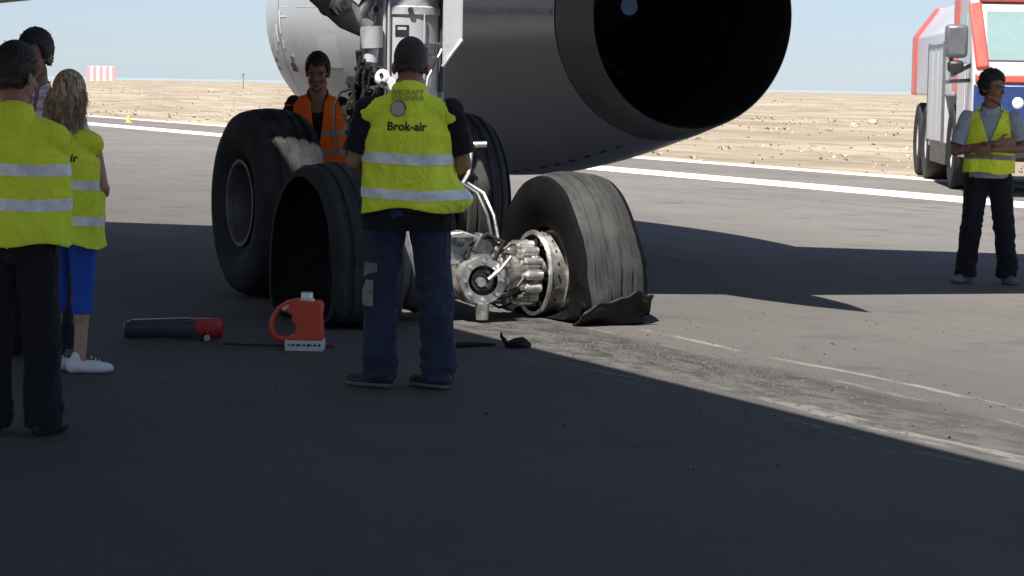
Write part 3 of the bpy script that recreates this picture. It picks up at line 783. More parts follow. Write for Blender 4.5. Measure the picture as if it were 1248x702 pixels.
def rim_parts(par, cx, cy, cz, face, burst=False):
    """face: -1 shows the dished outboard face towards -X, +1 towards +X"""
    o = Vector((cx, cy, cz)); ax = (face, 0, 0)
    pr = [(.2, .30), (.225, .315), (.225, .29), (.19, .27), (.13, .25), (.06, .235), (.045, .2), (.05, .12), (.07, .11), (.085, .1), (.09, .07), (.092, .004)]
    rim = ap(MB().lathe(pr, o, ax, 40), 'rim', 'rim', par)
    ap(MB().lathe([(.19, .268), (-.2, .27), (-.225, .315), (-.2, .30), (-.1, .28)], o, ax, 40), 'rim_barrel', 'rim', par)
    for k in range(12):
        a = 2 * pi * k / 12
        c = o + Vector((face * .05, cos(a) * .165, sin(a) * .165)); ap(MB().cyl(c, c + Vector((face * .022, 0, 0)), .013, n=6), 'bolt', 'steel_dark', par)
    return rim


W1 = (5.80, FY, FZA)
def sag(c, base, amt=.02):
    def f(p):
        z = p.z - c[2]
        if z < 0:
            t = min(1, -z / .685); lim = -c[2] + .001
            q = p.x - c[0]; p = Vector((c[0] + q * (1 + .05 * t * t), p.y, max(p.z, .001)))
        return p
    return f


t1 = ap(MB().lathe(tyre_profile(), W1, (1, 0, 0), 96, fn=sag(W1, 0)), 'tyre', 'rubber', sharp=32); tag(t1, 'intact black tyre')
rim_parts(t1, *W1, -1)
W3 = (7.22, FY, FZA)
t3 = ap(MB().lathe(tyre_profile(), W3, (1, 0, 0), 96, fn=sag(W3, 0)), 'tyre', 'rubber_worn', sharp=32)
rim_parts(t3, *W3, 1); two_tone(t3, 0, 96, 7, 24)


def burst(c, ground, seed, spread=.2, wide=.45, rough=.012):
    def f(p):
        q = p - Vector(c); z = q.z
        if z < 0:
            t = min(1, -z / .685); hgt = c[2] - .004
            z2 = -hgt * math.tanh(1.25 * -z / hgt) / math.tanh(1.25 * .685 / hgt)
            q = Vector((q.x * (1 + wide * t * t), q.y * (1 + spread * t), z2))
        rr = sqrt(q.y ** 2 + q.z ** 2)
        k = rough * mnoise.noise(Vector((q.x * 7, q.y * 5, q.z * 5 + seed))) * (0.3 + max(0, .5 - z) * 1.2)
        if rr > .33: q = q + Vector((k, q.y / rr * k, q.z / rr * k))
        p = Vector(c) + q
        return Vector((p.x, p.y, max(p.z, .002)))
    return f


# inboard rear wheel: outer sidewall ripped off, open carcass
W2 = (5.61, RY, .355)
op = [(-.245, .59), (-.24, .635), (-.195, .665)] + [p for p in tyre_profile() if abs(p[0]) < .16] + [(.195, .655), (.225, .635), (.25, .59), (.266, .52), (.262, .47), (.235, .39), (.2, .33), (.185, .30), (.16, .31), (.205, .42), (.22, .5), (.205, .58), (.17, .62), (0, .64), (-.17, .625), (-.215, .60), (-.245, .59)]
t2 = ap(MB().lathe(op, W2, (1, 0, 0), 96, fn=burst(W2, 0, 3.1, .06, .12)), 'tyre', 'rubber_worn', sharp=32); tag(t2, 'burst tyre with its outer sidewall torn open'); two_tone(t2, 0, 96, 2, 21, 'rubber')
rim_parts(t2, W2[0] + .33, W2[1], W2[2], -1)

# outboard rear wheel: collapsed on its rim
W4 = (7.29, RY - .02, .30)
b4 = burst(W4, 0, 8.3, .10, .10, .02)
def bf4(p):
    q = b4(p)
    dy = q.y - W4[1]; dz = q.z - W4[2]
    if dy < 0 and dz < .35:                       # the aft lower tread hangs straight down and folds under
        k = min(1, (.35 - dz) / .6); q = Vector((q.x + .03 * k, q.y - .10 * k * (1 if dy > -.6 else .5), q.z))
    return q
t4 = ap(MB().lathe(tyre_profile(rb=.31), W4, (1, 0, 0), 120, fn=bf4), 'tyre', 'rubber_worn', sharp=32); tag(t4, 'burst tyre collapsed on the ground'); two_tone(t4, 0, 120, 7, 24)
# folded flap of torn tread
mb = MB(); rg = []
for i, t in enumerate(np.linspace(0, 1, 19)):
    ring = []
    for j, u in enumerate(np.linspace(0, 1, 15)):
        x = 7.0 + .50 * t
        crease = .07 * mnoise.noise(Vector((t * 3.2, u * 2.4, 1.7))) + .03 * sin(u * 7 + t * 6) * (1 - u * .6)
        yy = 14.40 - .11 * u ** .8 + crease * .5
        zz = .006 + (.09 + .17 * t ** .8 - .06 * max(0, t - .8) * 5 + .025 * mnoise.noise(Vector((t * 6, 0, 4.2)))) * u
        ring.append((x + .03 * mnoise.noise(Vector((t * 3, u * 3, 8))) + .03 * u, yy, max(.004, zz)))
    rg.append(ring)
mb.rings(rg, False, False, closed=False)
fl = ap(mb, 'torn_tread_flap', 'rubber_torn', t4); sm = fl.modifiers.new('s', 'SOLIDIFY'); sm.thickness = .02
# rim flange and brake pack of the collapsed wheel
R4 = Vector((7.115, RY - .03, .295))
ap(MB().lathe([(-.10, .262), (-.105, .288), (-.085, .292), (-.075, .278), (.0, .272), (.03, .278), (.035, .291), (.05, .291), (.055, .276), (.3, .27)], R4, (1, 0, 0), 56), 'rim_flange', 'steel_bright', t4)
ap(MB().lathe([(-.10, .261), (-.06, .255), (.12, .25), (.14, .02)], R4, (1, 0, 0), 48), 'rim_inner', 'steel_dark', t4)
for k in range(20):
    a = 2 * pi * k / 20; c = R4 + Vector((-.03, cos(a) * .272, sin(a) * .272)); ap(MB().cyl(c, c + Vector((0, cos(a) * .012, sin(a) * .012)), .008, n=6), 'rivet', 'steel_dark', t4)
brake = ap(MB().lathe([(-.17, .1), (-.17, .19), (-.14, .2), (-.11, .19), (-.10, .1)], R4, (1, 0, 0), 40, True, True), 'brake_housing', 'steel')
ap(MB().lathe([(-.05, .15), (-.05, .175), (.1, .175)], R4, (1, 0, 0), 40), 'brake_disc_pack', 'steel_dark', brake)
ap(MB().lathe([(-.42, .1), (-.41, .15), (-.37, .185), (-.32, .175), (-.2, .13), (-.13, .1)], R4, (1, 0, 0), 36), 'torque_plate', 'steel', brake)
for k in range(14):
    a = 2 * pi * k / 14; d = Vector((0, cos(a), sin(a)))
    c = R4 + d * .215
    ap(MB().cyl(c + Vector((-.055, 0, 0)), c + Vector((.06, 0, 0)), .028, n=12), 'drive_key', 'steel', brake)
    c = R4 + d * .195
    ap(MB().cyl(c + Vector((-.23, 0, 0)), c + Vector((-.12, 0, 0)), .032, .035, n=12).cyl(c + Vector((-.26, 0, 0)), c + Vector((-.23, 0, 0)), .018, n=8), 'piston', 'steel_bright' if k % 3 else 'steel', brake)
for k in range(10):
    a = 2 * pi * k / 10 + .2; c = R4 + Vector((-.37, cos(a) * .165, sin(a) * .165))
    ap(MB().box(c, (.05, .05, .05), Matrix.Rotation(a, 3, 'X')), 'torque_lug', 'steel_bright' if k % 2 else 'steel', brake, bevel=.008)
for k in range(4):
    a = k * 1.4 + .4; ap(MB().tube([R4 + Vector((-.25, cos(a) * .2, sin(a) * .2)), R4 + Vector((-.32, cos(a + .3) * .24, sin(a + .3) * .24)), R4 + Vector((-.40, cos(a + .5) * .2, sin(a + .5) * .2))], .009), 'brake_line', 'steel_dark', brake)
# the inboard rear brake, half hidden behind the man
R2 = Vector((6.08, RY, RZ + .01))
brake2 = ap(MB().lathe([(-.08, .1), (-.08, .2), (.04, .215), (.10, .2), (.12, .1)], R2, (1, 0, 0), 40, True, True), 'brake_housing', 'steel')
for k in range(14):
    a = 2 * pi * k / 14; c = R2 + Vector((0, cos(a), sin(a))) * .18
    ap(MB().cyl(c + Vector((.08, 0, 0)), c + Vector((.18, 0, 0)), .034, n=12), 'piston', 'steel', brake2)
for cx in (6.1, 6.98):
    b3 = ap(MB().lathe([(-.1, .1), (-.1, .22), (.1, .22), (.1, .1)], (cx, FY, FZA), (1, 0, 0), 40, True, True), 'brake_housing', 'steel_dark')
    for k in range(12):
        a = 2 * pi * k / 12; c = Vector((cx, FY, FZA)) + Vector((0, cos(a), sin(a))) * .17; s = 1 if cx < GX else -1
        ap(MB().cyl(c + Vector((s * .1, 0, 0)), c + Vector((s * .17, 0, 0)), .033, n=10), 'piston', 'steel_dark', b3)

# ------------------------------------------------------------------ fire engine
tr = empty('fire_engine', (22.88, 30.16, 0), radians(-28.5), 'red and white airport fire engine parked beyond the white runway line', 'fire engine')


def tp(mb, name, m, parent=None, **k): return mb.build(name, M[m], parent or tr, **k)


TL = 9.8
# body behind the cab: white sides with chamfered roof, red rear frame
sec = [(-1.48, 1.5), (1.48, 1.5), (1.48, 2.55), (1.08, 3.1), (-1.08, 3.1), (-1.48, 2.55)]
body = tp(MB().prism(sec, lambda a, b: (a, 2.75, b), lambda a, b: (a, TL - .76, b)), 'body', 'truck_white', bevel=.03)
tp(MB().prism([(a * 1.02, b if b < 1.6 else b + .03) for a, b in sec], lambda a, b: (a, TL - .75, b), lambda a, b: (a, TL, b)), 'rear_frame', 'red_paint', bevel=.03)
for y0, y1 in ((3.95, 4.75), (4.83, 5.6), (5.68, 6.4)):
    sh = tp(MB().box((-1.495, (y0 + y1) / 2, 1.55), (.04, y1 - y0, 1.62)), 'shutter', 'silver', body, bevel=.01)
tp(MB().box((-1.5, 5.18, 2.34), (.05, 2.6, .05)).box((-1.5, 3.9, 1.55), (.05, .05, 1.7)).box((-1.5, 6.45, 1.55), (.05, .05, 1.7)), 'shutter_surround', 'mirror_grey', body)
for k in range(6): tp(MB().box((-1.5, 3.0, 2.0 + k * .12), (.06, .44, .075)), 'louvre', 'red_paint', body)
tp(MB().box((0, 5.18, 1.08), (2.96, 2.62, .9)), 'lower_locker', 'truck_white', body, bevel=.02)
# cab
csec = [(0.35, .55), (.02, .95), (.0, 1.68), (.12, 1.98), (.42, 2.85), (.7, 3.02), (2.7, 3.1), (2.7, 1.55), (2.2, 1.5), (2.1, .55)]
cab = tp(MB().prism(csec, lambda a, b: (-1.47, a, b), lambda a, b: (1.47, a, b)), 'cab', 'truck_white', bevel=.05)
ang = atan2(.30, .87)
nrm = Vector((0, -cos(ang), sin(ang)))
c0 = Vector((0, .27, 2.42)) + nrm * .012
tp(MB().box(c0, (2.5, .02, .78), Matrix.Rotation(-ang, 3, 'X')), 'windscreen', 'glass', cab)
for s in (-1, 1):
    tp(MB().box(Vector((s * 1.37, .27, 2.42)) + nrm * .02, (.2, .07, 1.05), Matrix.Rotation(-ang, 3, 'X') @ Matrix.Rotation(radians(s * 6), 3, 'Y')), 'pillar', 'red_paint', cab, bevel=.03)
    tp(MB().box((s * 1.475, 1.35, 2.4), (.02, .95, .75)), 'side_window', 'glass', cab, bevel=.01)
    tp(MB().box((s * 1.48, 1.4, 1.5), (.02, 1.05, 1.0)), 'door', 'truck_white', cab, bevel=.01)
    tp(MB().box((s * 1.485, 2.3, 2.3), (.03, .62, 1.45)), 'side_stripe', 'red_paint', cab)
    ma = tp(MB().tube([(s * 1.42, .45, 2.0), (s * 1.75, .2, 1.82), (s * 1.8, .15, 2.2)], .035).tube([(s * 1.42, .45, 1.75), (s * 1.85, .15, 1.72)], .03), 'mirror_arm', 'mirror_grey', cab)
    tp(MB().box((s * 1.72, .12, 2.33), (.34, .2, .5)), 'mirror', 'mirror_grey', ma, bevel=.06)
    tp(MB().box((s * 1.72, .12, 1.95), (.24, .18, .18)), 'mirror', 'black', ma, bevel=.05)
    hl = tp(MB().box((s * .95, -.0, 1.42), (.6, .1, .26)), 'headlight', 'lamp_blue', cab, bevel=.04)
    tp(MB().ell((s * .8, -.06, 1.42), (.1, .04, .1)), 'bulb_lens', 'lamp_clear', hl)
tp(MB().box((0, .03, 1.78), (2.86, .2, .12)), 'front_stripe', 'red_paint', cab, bevel=.02)
tp(MB().box((0, -.02, 1.36), (2.9, .12, .66)), 'grille_panel', 'blue_dark', cab, bevel=.03)
tp(MB().box((0, .06, .8), (2.92, .3, .5)), 'bumper', 'black', cab, bevel=.06)
for s in (-1, 1): tp(MB().tube([(s * .35, .08, 1.95), (s * .75, .2, 2.18)], .016), 'wiper', 'black', cab)
tp(MB().box((0, .62, 2.99), (2.7, .3, .1)), 'roof_edge', 'red_paint', cab, bevel=.03)
tp(MB().box((0, 1.2, 3.1), (2.3, .7, .14)), 'roof_panel', 'red_paint', cab, bevel=.04)
for y in (4.4, 5.6):
    lm = tp(MB().cyl((-.95, y, 3.1), (-.95, y, 3.22), .04, n=10), 'lamp_stem', 'mirror_grey', body)
    tp(MB().ell((-.95, y, 3.3), (.12, .12, .12)), 'lamp_head', 'black', lm)
tp(MB().box((0, 5.5, .95), (1.7, 8.2, .9)).box((-1.3, 4.6, .55), (.4, 2.6, .35)), 'chassis', 'black')
for y in (3.0, 7.35, 8.95):
    for s in (-1, 1):
        c = (s * 1.22, y, .68)
        ty = tp(MB().lathe([(-.2, .36), (-.25, .5), (-.23, .64), (-.18, .68), (.18, .68), (.23, .64), (.25, .5), (.2, .36)], c, (1, 0, 0), 40), 'tyre', 'rubber')
        rm = tp(MB().lathe([(.2, .37), (.17, .33), (.02, .28), (.0, .18), (.12, .15), (.14, .004)], c, (s, 0, 0), 32), 'rim', 'silver', ty)
        for k in range(10):
            a = k * pi / 5; q = Vector(c) + Vector((s * .01, cos(a) * .23, sin(a) * .23)); tp(MB().cyl(q, q + Vector((s * .03, 0, 0)), .022, n=6), 'wheel_nut', 'mirror_grey', ty)

# ------------------------------------------------------------------ people


def remesh(mb, voxel, smooth=4, fac=.5):
    me = mesh_np('tmp', mb.v, mb.f, False)
    bm = bmesh.new(); bm.from_mesh(me); bmesh.ops.recalc_face_normals(bm, faces=bm.faces); bm.to_mesh(me); bm.free()
    o = bpy.data.objects.new('tmp', me); COL.objects.link(o)
    r = o.modifiers.new('r', 'REMESH'); r.mode = 'VOXEL'; r.voxel_size = voxel; r.adaptivity = 0
    if smooth:
        s = o.modifiers.new('s', 'SMOOTH'); s.iterations = smooth; s.factor = fac
    dg = bpy.context.evaluated_depsgraph_get(); ev = o.evaluated_get(dg); m2 = ev.to_mesh()
    V = np.empty(len(m2.vertices) * 3); m2.vertices.foreach_get('co', V); V = V.reshape(-1, 3)
    F = np.empty(len(m2.polygons) * 4, dtype=int); m2.polygons.foreach_get('vertices', F); F = F.reshape(-1, 4)
    ev.to_mesh_clear(); bpy.data.objects.remove(o); bpy.data.meshes.remove(me)
    return V, F


def normals(V, F):
    n = np.cross(V[F[:, 2]] - V[F[:, 0]], V[F[:, 3]] - V[F[:, 1]]); N = np.zeros_like(V)
    for k in range(4): np.add.at(N, F[:, k], n)
    return N / np.maximum(1e-9, np.linalg.norm(N, axis=1))[:, None]


def folds(V, F, amp, sc, seed=0.0, ridge=True, mask=None):
    N = normals(V, F); out = np.zeros(len(V))
    for i, v in enumerate(V):
        p = Vector((v[0] * sc[0] + seed, v[1] * sc[1], v[2] * sc[2]))
        w = mnoise.noise(p * .6) * 1.1
        n = mnoise.noise(p + Vector((w, w * .7, w)))
        out[i] = (1 - 2.2 * abs(n)) if ridge else n
    if mask is not None: out = out * mask
    return V + N * (out * amp)[:, None]


def extract(V, F, gs, snap=0.012):
    """keep the faces where every g(V) >= 0; slide the open border onto g = 0"""
    C = V[F].mean(axis=1); keep = np.ones(len(F), bool)
    for gfn in gs: keep &= gfn(C) >= 0
    F2 = F[keep]; used = np.unique(F2); mp = -np.ones(len(V), int); mp[used] = np.arange(len(used)); V2 = V[used].copy(); F2 = mp[F2]
    e = {}
    for f in F2:
        for k in range(4):
            a, b = int(f[k]), int(f[(k + 1) % 4]); q = (a, b) if a < b else (b, a); e[q] = e.get(q, 0) + 1
    bd = np.unique([i for q, c in e.items() if c == 1 for i in q]).astype(int)
    if len(bd):
        P = V2[bd]; h = 1e-4
        for gfn in gs:
            g0 = gfn(P); gr = np.stack([(gfn(P + np.eye(3)[k] * h) - g0) / h for k in range(3)], 1)
            m = (np.abs(g0) < snap) ; st = -(g0 / np.maximum(1e-6, (gr ** 2).sum(1)))[:, None] * gr
            ln = np.linalg.norm(st, axis=1); st = st * np.minimum(1, snap / np.maximum(ln, 1e-9))[:, None]
            P = P + st * m[:, None]
        V2[bd] = P
    return V2, F2


def cloth(name, V, F, m, parent, k, thick=.004, off=0):
    o = link(name, mesh_np(name, V * k, F), M[m], parent)
    if thick:
        s = o.modifiers.new('solid', 'SOLIDIFY'); s.thickness = thick; s.offset = -1
    return o


def hand_prims(mb, w, d, n, side, curl=.5, size=1.0):
    """w wrist, d finger direction, n palm normal, side: direction of the thumb"""
    w = Vector(w); d = Vector(d).normalized(); s = Vector(side); s = (s - d * s.dot(d)).normalized(); n = Vector(n); n = (n - d * n.dot(d) - s * n.dot(s)).normalized()
    z = size
    R = Matrix((s, n, d)).transposed()
    mb.ell(w + d * .05 * z, (.041 * z, .017 * z, .058 * z), R)
    for i, (o, L) in enumerate(((.031, .072), (.0105, .08), (-.0105, .075), (-.031, .058))):
        a = w + d * .088 * z + s * o * z
        d1 = (d * cos(curl) + n * sin(curl)); b = a + d1 * L * .52 * z; d2 = d * cos(curl * 2.1) + n * sin(curl * 2.1); c = b + d2 * L * .5 * z
        mb.cap(a, b, .0095 * z, .0088 * z, 8); mb.cap(b, c, .0088 * z, .0075 * z, 8)
    t0 = w + d * .022 * z + s * .03 * z; t1 = t0 + (s * .75 + d * .7 + n * .35).normalized() * .045 * z; t2 = t1 + (d * .9 + s * .15 + n * .4).normalized() * .036 * z
    mb.cap(t0, t1, .014 * z, .0115 * z, 8); mb.cap(t1, t2, .0115 * z, .009 * z, 8)


def text_on(body, s, size, cx, cz, m, parent, front=False, bold=0.0, k=1.0):
    """flat print wrapped onto the cloth; seen from behind (or the front)"""
    c = bpy.data.curves.new('t', 'FONT'); c.body = s; c.size = size; c.align_x = 'CENTER'; c.align_y = 'CENTER'; c.offset = bold; c.resolution_u = 4
    o = bpy.data.objects.new('t', c); COL.objects.link(o); dg = bpy.context.evaluated_depsgraph_get()
    me = bpy.data.meshes.new_from_object(o.evaluated_get(dg)); bpy.data.objects.remove(o); bpy.data.curves.remove(c)
    bm = bmesh.new(); bm.from_mesh(me); bmesh.ops.triangulate(bm, faces=bm.faces)
    bmesh.ops.subdivide_edges(bm, edges=[e for e in bm.edges if e.calc_length() > .012], cuts=2, use_grid_fill=False)
    wrap(bm, body, cx, cz, front); bm.to_mesh(me); bm.free()
    me.materials.clear(); return link('print', me, M[m], parent)


def wrap(bm, body, cx, cz, front, lift=.004):
    bvh = body['bvh']; sg = -1 if front else 1
    for v in bm.verts:
        x = cx + v.co.x * sg; z = cz + v.co.y
        hit, nn, i, dd = bvh.ray_cast(Vector((x, 1.0 if front else -1.0, z)), Vector((0, -1.0 if front else 1.0, 0)))
        y = hit.y if hit else 0
        v.co = Vector((x, y + (lift if front else -lift), z))


def disc_on(body, r0, r1, cx, cz, m, parent, a0=0, a1=2 * pi, name='print', lift=.004, front=False):
    bm = bmesh.new(); n = 28; A = []; B = []
    for j in range(n + 1):
        a = a0 + (a1 - a0) * j / n; A.append(bm.verts.new((r0 * cos(a), r0 * sin(a), 0))); B.append(bm.verts.new((r1 * cos(a), r1 * sin(a), 0)))
    for j in range(n): bm.faces.new((A[j], B[j], B[j + 1], A[j + 1]))
    wrap(bm, body, cx, cz, front, lift); me = bpy.data.meshes.new(name); bm.to_mesh(me); bm.free(); return link(name, me, M[m], parent)


DEF = dict(hipL=(-.095, 0, .92), hipR=(.095, 0, .92), kneeL=(-.11, .02, .50), kneeR=(.11, .02, .50), ankL=(-.12, -.02, .09), ankR=(.12, -.02, .09),
           shL=(-.195, -.01, 1.415), shR=(.195, -.01, 1.415), elL=(-.27, -.04, 1.14), elR=(.27, -.04, 1.14), wrL=(-.27, .05, .90), wrR=(.27, .05, .90),
           footL=12, footR=-12, hdL=(0, .1, -1), hdR=(0, .1, -1), hnL=(1, 0, 0), hnR=(-1, 0, 0), hsL=(0, 1, 0), hsR=(0, 1, 0))


def person(label, loc, rz, h, J=None, head=(0, 0, 0), wide=1.0, skin='skin', hair='hair_black', hair_style='short', top='black_cloth', sleeve='short', collar=None,
           vest=None, vest_hem=.86, vest_open=False, stripes=(), tape='tape', vest_flare=None, legs='navy', leg_style='loose', shoe='shoe_black', sole='sole', shirt_hem=.88, female=False, seed=1.0, face=False, belly=0.0, hscale=1.07, arm_x=.272, neck_v=.5, shirt_out=0.0, vest_rx=.19):
    j = dict(DEF); j.update(J or {}); k = h / 1.775
    P = empty('person', loc, radians(rz), label, 'person')
    v3 = lambda n: Vector(j[n])
    w = wide; sgn = {'L': -1, 'R': 1}
    hy, hp, hr = (radians(a) for a in head)
    HR = Matrix.Rotation(hy, 3, 'Z') @ Matrix.Rotation(hp, 3, 'X') @ Matrix.Rotation(hr, 3, 'Y'); HO = Vector(j.get('neck', (0, .005, 1.570)))
    HS = hscale
    hd = lambda x, y, z: HO + HR @ Vector((x, y, z)) * HS
    H3 = lambda r: tuple(a * HS for a in r)
    # ---- body: one continuous skin surface
    b = MB()
    b.ell((0, -.01, .96), (.15 * w, .105, .13)); b.ell((0, 0, 1.10), (.128 * w, .095, .16)); b.ell((0, .0, 1.28), (.15 * w, .105, .19)); b.cap((-.15 * w, -.015, 1.41), (.15 * w, -.015, 1.41), .055)
    b.cap((0, -.02, 1.42), hd(0, -.005, .02), .066 * w, .058 * w)
    for s in 'LR':
        b.cap(v3('hip' + s), v3('knee' + s), .078, .054); b.cap(v3('knee' + s), v3('ank' + s) + Vector((0, 0, .0)), .052, .036)
        kn, an = v3('knee' + s), v3('ank' + s); b.ell(kn.lerp(an, .3) + Vector((0, -.022, 0)), (.045, .045, .11))
        f = radians(j['foot' + s]); dv = Vector((-sin(f), cos(f), 0)); b.cap(an + Vector((0, 0, -.035)) - dv * .03, an + Vector((0, 0, -.05)) + dv * .13, .036, .03)
        b.cap(v3('sh' + s), v3('el' + s), .047, .038); b.cap(v3('el' + s), v3('el' + s).lerp(v3('wr' + s), .35), .038, .040); b.cap(v3('el' + s).lerp(v3('wr' + s), .3), v3('wr' + s), .040, .026)
        hand_prims(b, v3('wr' + s) + Vector(j['hd' + s]).normalized() * .01, j['hd' + s], j['hn' + s], j['hs' + s], j.get('curl' + s, .5))
    # head
    b.ell(hd(0, -.012, .125), H3((.075, .096, .098)), HR); b.ell(hd(0, .03, .07), H3((.062, .068, .092)), HR); b.ell(hd(0, .045, .008), H3((.047, .046, .042)), HR); b.ell(hd(0, .082, -.012), H3((.02, .018, .018)), HR)
    b.cap(hd(-.055, .01, .02), hd(-.025, .07, -.005), .018, .016, 8); b.cap(hd(.055, .01, .02), hd(.025, .07, -.005), .018, .016, 8)
    b.cap(hd(0, .092, .098), hd(0, .116, .058), .008, .0135, 8); b.ell(hd(-.011, .105, .054), H3((.009, .01, .008)), HR); b.ell(hd(.011, .105, .054), H3((.009, .01, .008)), HR)
    b.cap(hd(-.042, .078, .106), hd(.042, .078, .106), .012, .012, 8); b.ell(hd(-.04, .06, .055), H3((.02, .022, .022)), HR); b.ell(hd(.04, .065, .055), H3((.022, .025, .022)), HR)
    b.ell(hd(0, .089, .026), H3((.022, .013, .007)), HR); b.ell(hd(0, .087, .015), H3((.019, .013, .007)), HR)
    for s in (-1, 1): b.ell(hd(s * .077, -.012, .078), H3((.011, .022, .033)), HR @ Matrix.Rotation(s * .35, 3, 'Z'))
    V, F = remesh(b, .0062, 3)
    V[:, 2] = np.maximum(V[:, 2], .006)
    bo = link('body', mesh_np('body', V * k, F), M[skin], P)
    if face:
        for s in (-1, 1):
            e = MB(); e.ell(hd(s * .031, .082, .085) * k, (.0125, .009, .0055), HR, 12, 8); eo = e.build('eye', M['eye_white'], bo)
            e = MB(); e.ell(hd(s * .031, .0905, .085) * k, (.006, .004, .006), HR, 10, 6); e.build('iris', M['eye_dark'], bo)
            e = MB(); e.tube([hd(s * .013, .0965, .103) * k, hd(s * .032, .0955, .108) * k, hd(s * .052, .083, .103) * k], [.004, .0055, .003], 6); e.build('eyebrow', M[hair], bo)
        e = MB(); e.ell(hd(0, .0985, .0205) * k, (.021, .006, .0042), HR, 12, 6); e.build('mouth', M['lip'], bo)
    # ---- hair
    hb = MB(); Hi = HR.inverted()
    loc_h = lambda A: (np.asarray(A) - np.array(HO)) @ np.array(HR) / HS          # into the head's frame
    t = {'short': .012, 'crop': .0035, 'thick': .017, 'long': .014}[hair_style]
    hb.ell(hd(0, -.014, .127), H3((.077 + t, .098 + t, .100 + t)), HR, 24, 16)
    hb.ell(hd(0, -.05, .07), H3((.062 + t * .7, .05 + t * .6, .06)), HR)
    if hair_style == 'long':
        for q in range(64):
            a = -1.3 + 2.6 * q / 63; r = .083 + .012 * sin(q * 2.3)
            p0 = hd(r * sin(a), -.02 - r * cos(a) * .95, .12); L = .17 + .05 * sin(q * 1.7 + 1) + .03 * cos(q * 3.1)
            p1 = hd(r * 1.12 * sin(a + .06 * sin(q)), -.03 - r * 1.1 * cos(a), .12 - L * .5); p2 = hd(r * .95 * sin(a + .12 * cos(q * 1.9)), -.035 - r * cos(a), .12 - L)
            hb.tube([p0, p1, p2], [.016, .013, .004], 8)
    V, F = remesh(hb, .0058, 5 if hair_style == 'long' else 2)
    if hair_style == 'long':
        V = folds(V, F, .0035, (60, 60, 9), seed)
    elif hair_style == 'thick':
        V = folds(V, F, .006, (26, 26, 20), seed)
    else:
        V = folds(V, F, .002 if hair_style == 'short' else .0012, (70, 70, 50), seed)

    def g_hair(A):
        L = loc_h(A); y = L[:, 1]; z = L[:, 2]; x = np.abs(L[:, 0])
        f1 = np.clip((y + .035) / .05, 0, 1); f2 = np.clip((y - .02) / .045, 0, 1)
        lo = {'crop': .05, 'short': .03, 'thick': .012, 'long': -.2}[hair_style]
        if hair_style == 'long': f1 = np.clip((y - .0) / .05, 0, 1)
        lo = lo + .0 * x
        edge = lo + (.088 - lo) * f1 * f1 * (3 - 2 * f1) + (.163 - .088) * f2 * f2 * (3 - 2 * f2)
        return z - edge - .012 * np.sin(L[:, 0] * 90 + seed) * np.sin(L[:, 0] * 37 + 1.3) - .004 * np.sin(L[:, 0] * 260 + L[:, 1] * 210)
    V2, F2 = extract(V, F, [g_hair])
    ho = link('hair', mesh_np('hair', V2 * k, F2), M[hair], P); sm = ho.modifiers.new('s', 'SOLIDIFY'); sm.thickness = .012; sm.offset = -1
    if hair_style in ('long', 'thick', 'short'):
        r2 = random.Random(int(seed * 100)); mbs = MB(); N = normals(V2, F2)
        cnt = {'long': 1100, 'thick': 260, 'short': 90}[hair_style]
        for q in range(cnt):
            i = r2.randrange(len(V2))
            if hair_style == 'long' and loc_h(V2[i:i + 1])[0][2] > .15: continue
            p = Vector(V2[i]); n = Vector(N[i]); dn = Vector((r2.uniform(-.5, .5), r2.uniform(-.6, .3), -1 if hair_style == 'long' else r2.uniform(-.6, .5)))
            tg = (dn - n * dn.dot(n) * .9).normalized(); L = {'long': r2.uniform(.05, .12), 'thick': r2.uniform(.02, .045), 'short': r2.uniform(.01, .02)}[hair_style]
            a = p - n * .004; bq = p + tg * L * .5 + n * .003; c = p + tg * L + n * .003
            mbs.tube([a * k, bq * k, c * k], [.0017, .0015, .0005] if hair_style == 'long' else [.0024, .002, .0006], 4)
        tag(mbs.build('hair_strands', M[hair], ho, fix=False), kind='stuff')
    # ---- shoes
    for s in 'LR':
        an = v3('ank' + s); f = radians(j['foot' + s]); R = Matrix.Rotation(f, 3, 'Z'); o3 = Vector((an.x, an.y, 0)); q = lambda x, y, z: o3 + R @ Vector((x, y, z))
        sb = MB(); sb.ell(q(0, -.035, .05), (.038, .05, .052), R); sb.cap(q(0, -.02, .045), q(0, .10, .035), .042, .042); sb.ell(q(sgn[s] * .004, .13, .032), (.045, .075, .036), R); sb.cap(q(0, -.015, .07), q(0, -.015, .10), .04, .038)
        V, F = remesh(sb, .006, 3); V[:, 2] = np.maximum(V[:, 2], .004)
        so = link('shoe', mesh_np('shoe', V * k, F), M[shoe], P)
        N = normals(V, F); V3, F3 = extract(V + N * [.005, .005, 0], F, [lambda A: .027 - A[:, 2]]); link('sole', mesh_np('sole', np.maximum(V3 * k, [-9, -9, .002]), F3), M[sole], so)
        if shoe == 'shoe_white':
            for z in range(3):
                y = .05 + z * .022; e = MB(); e.tube([q(-.025, y, .082 - z * .009), q(0, y + .004, .09 - z * .010), q(.025, y, .082 - z * .009)], .003, 5); e.build('lace', M['tape'], so)
    # ---- trousers / leggings
    tb = MB()
    if leg_style == 'loose':
        tb.ell((0, -.012, .955), (.178 * w, .13, .13)); tb.ell((0, -.04, .90), (.16 * w, .115, .09)); tb.rings([[(.165 * w * cos(a), -.005 + .118 * sin(a), z) for a in np.linspace(0, 2 * pi, 24, endpoint=False)] for z in (.93, 1.04)])
        for s in 'LR':
            kn, an, hp_ = v3('knee' + s), v3('ank' + s), v3('hip' + s)
            tb.cap(hp_ + Vector((0, -.01, -.03)), kn, .105, .086); tb.cap(kn, an + Vector((0, .0, .06)), .086, .082); tb.cap(an + Vector((0, .005, .10)), an + Vector((0, .012, -.03)), .081, .084)
        V, F = remesh(tb, .0085, 3)
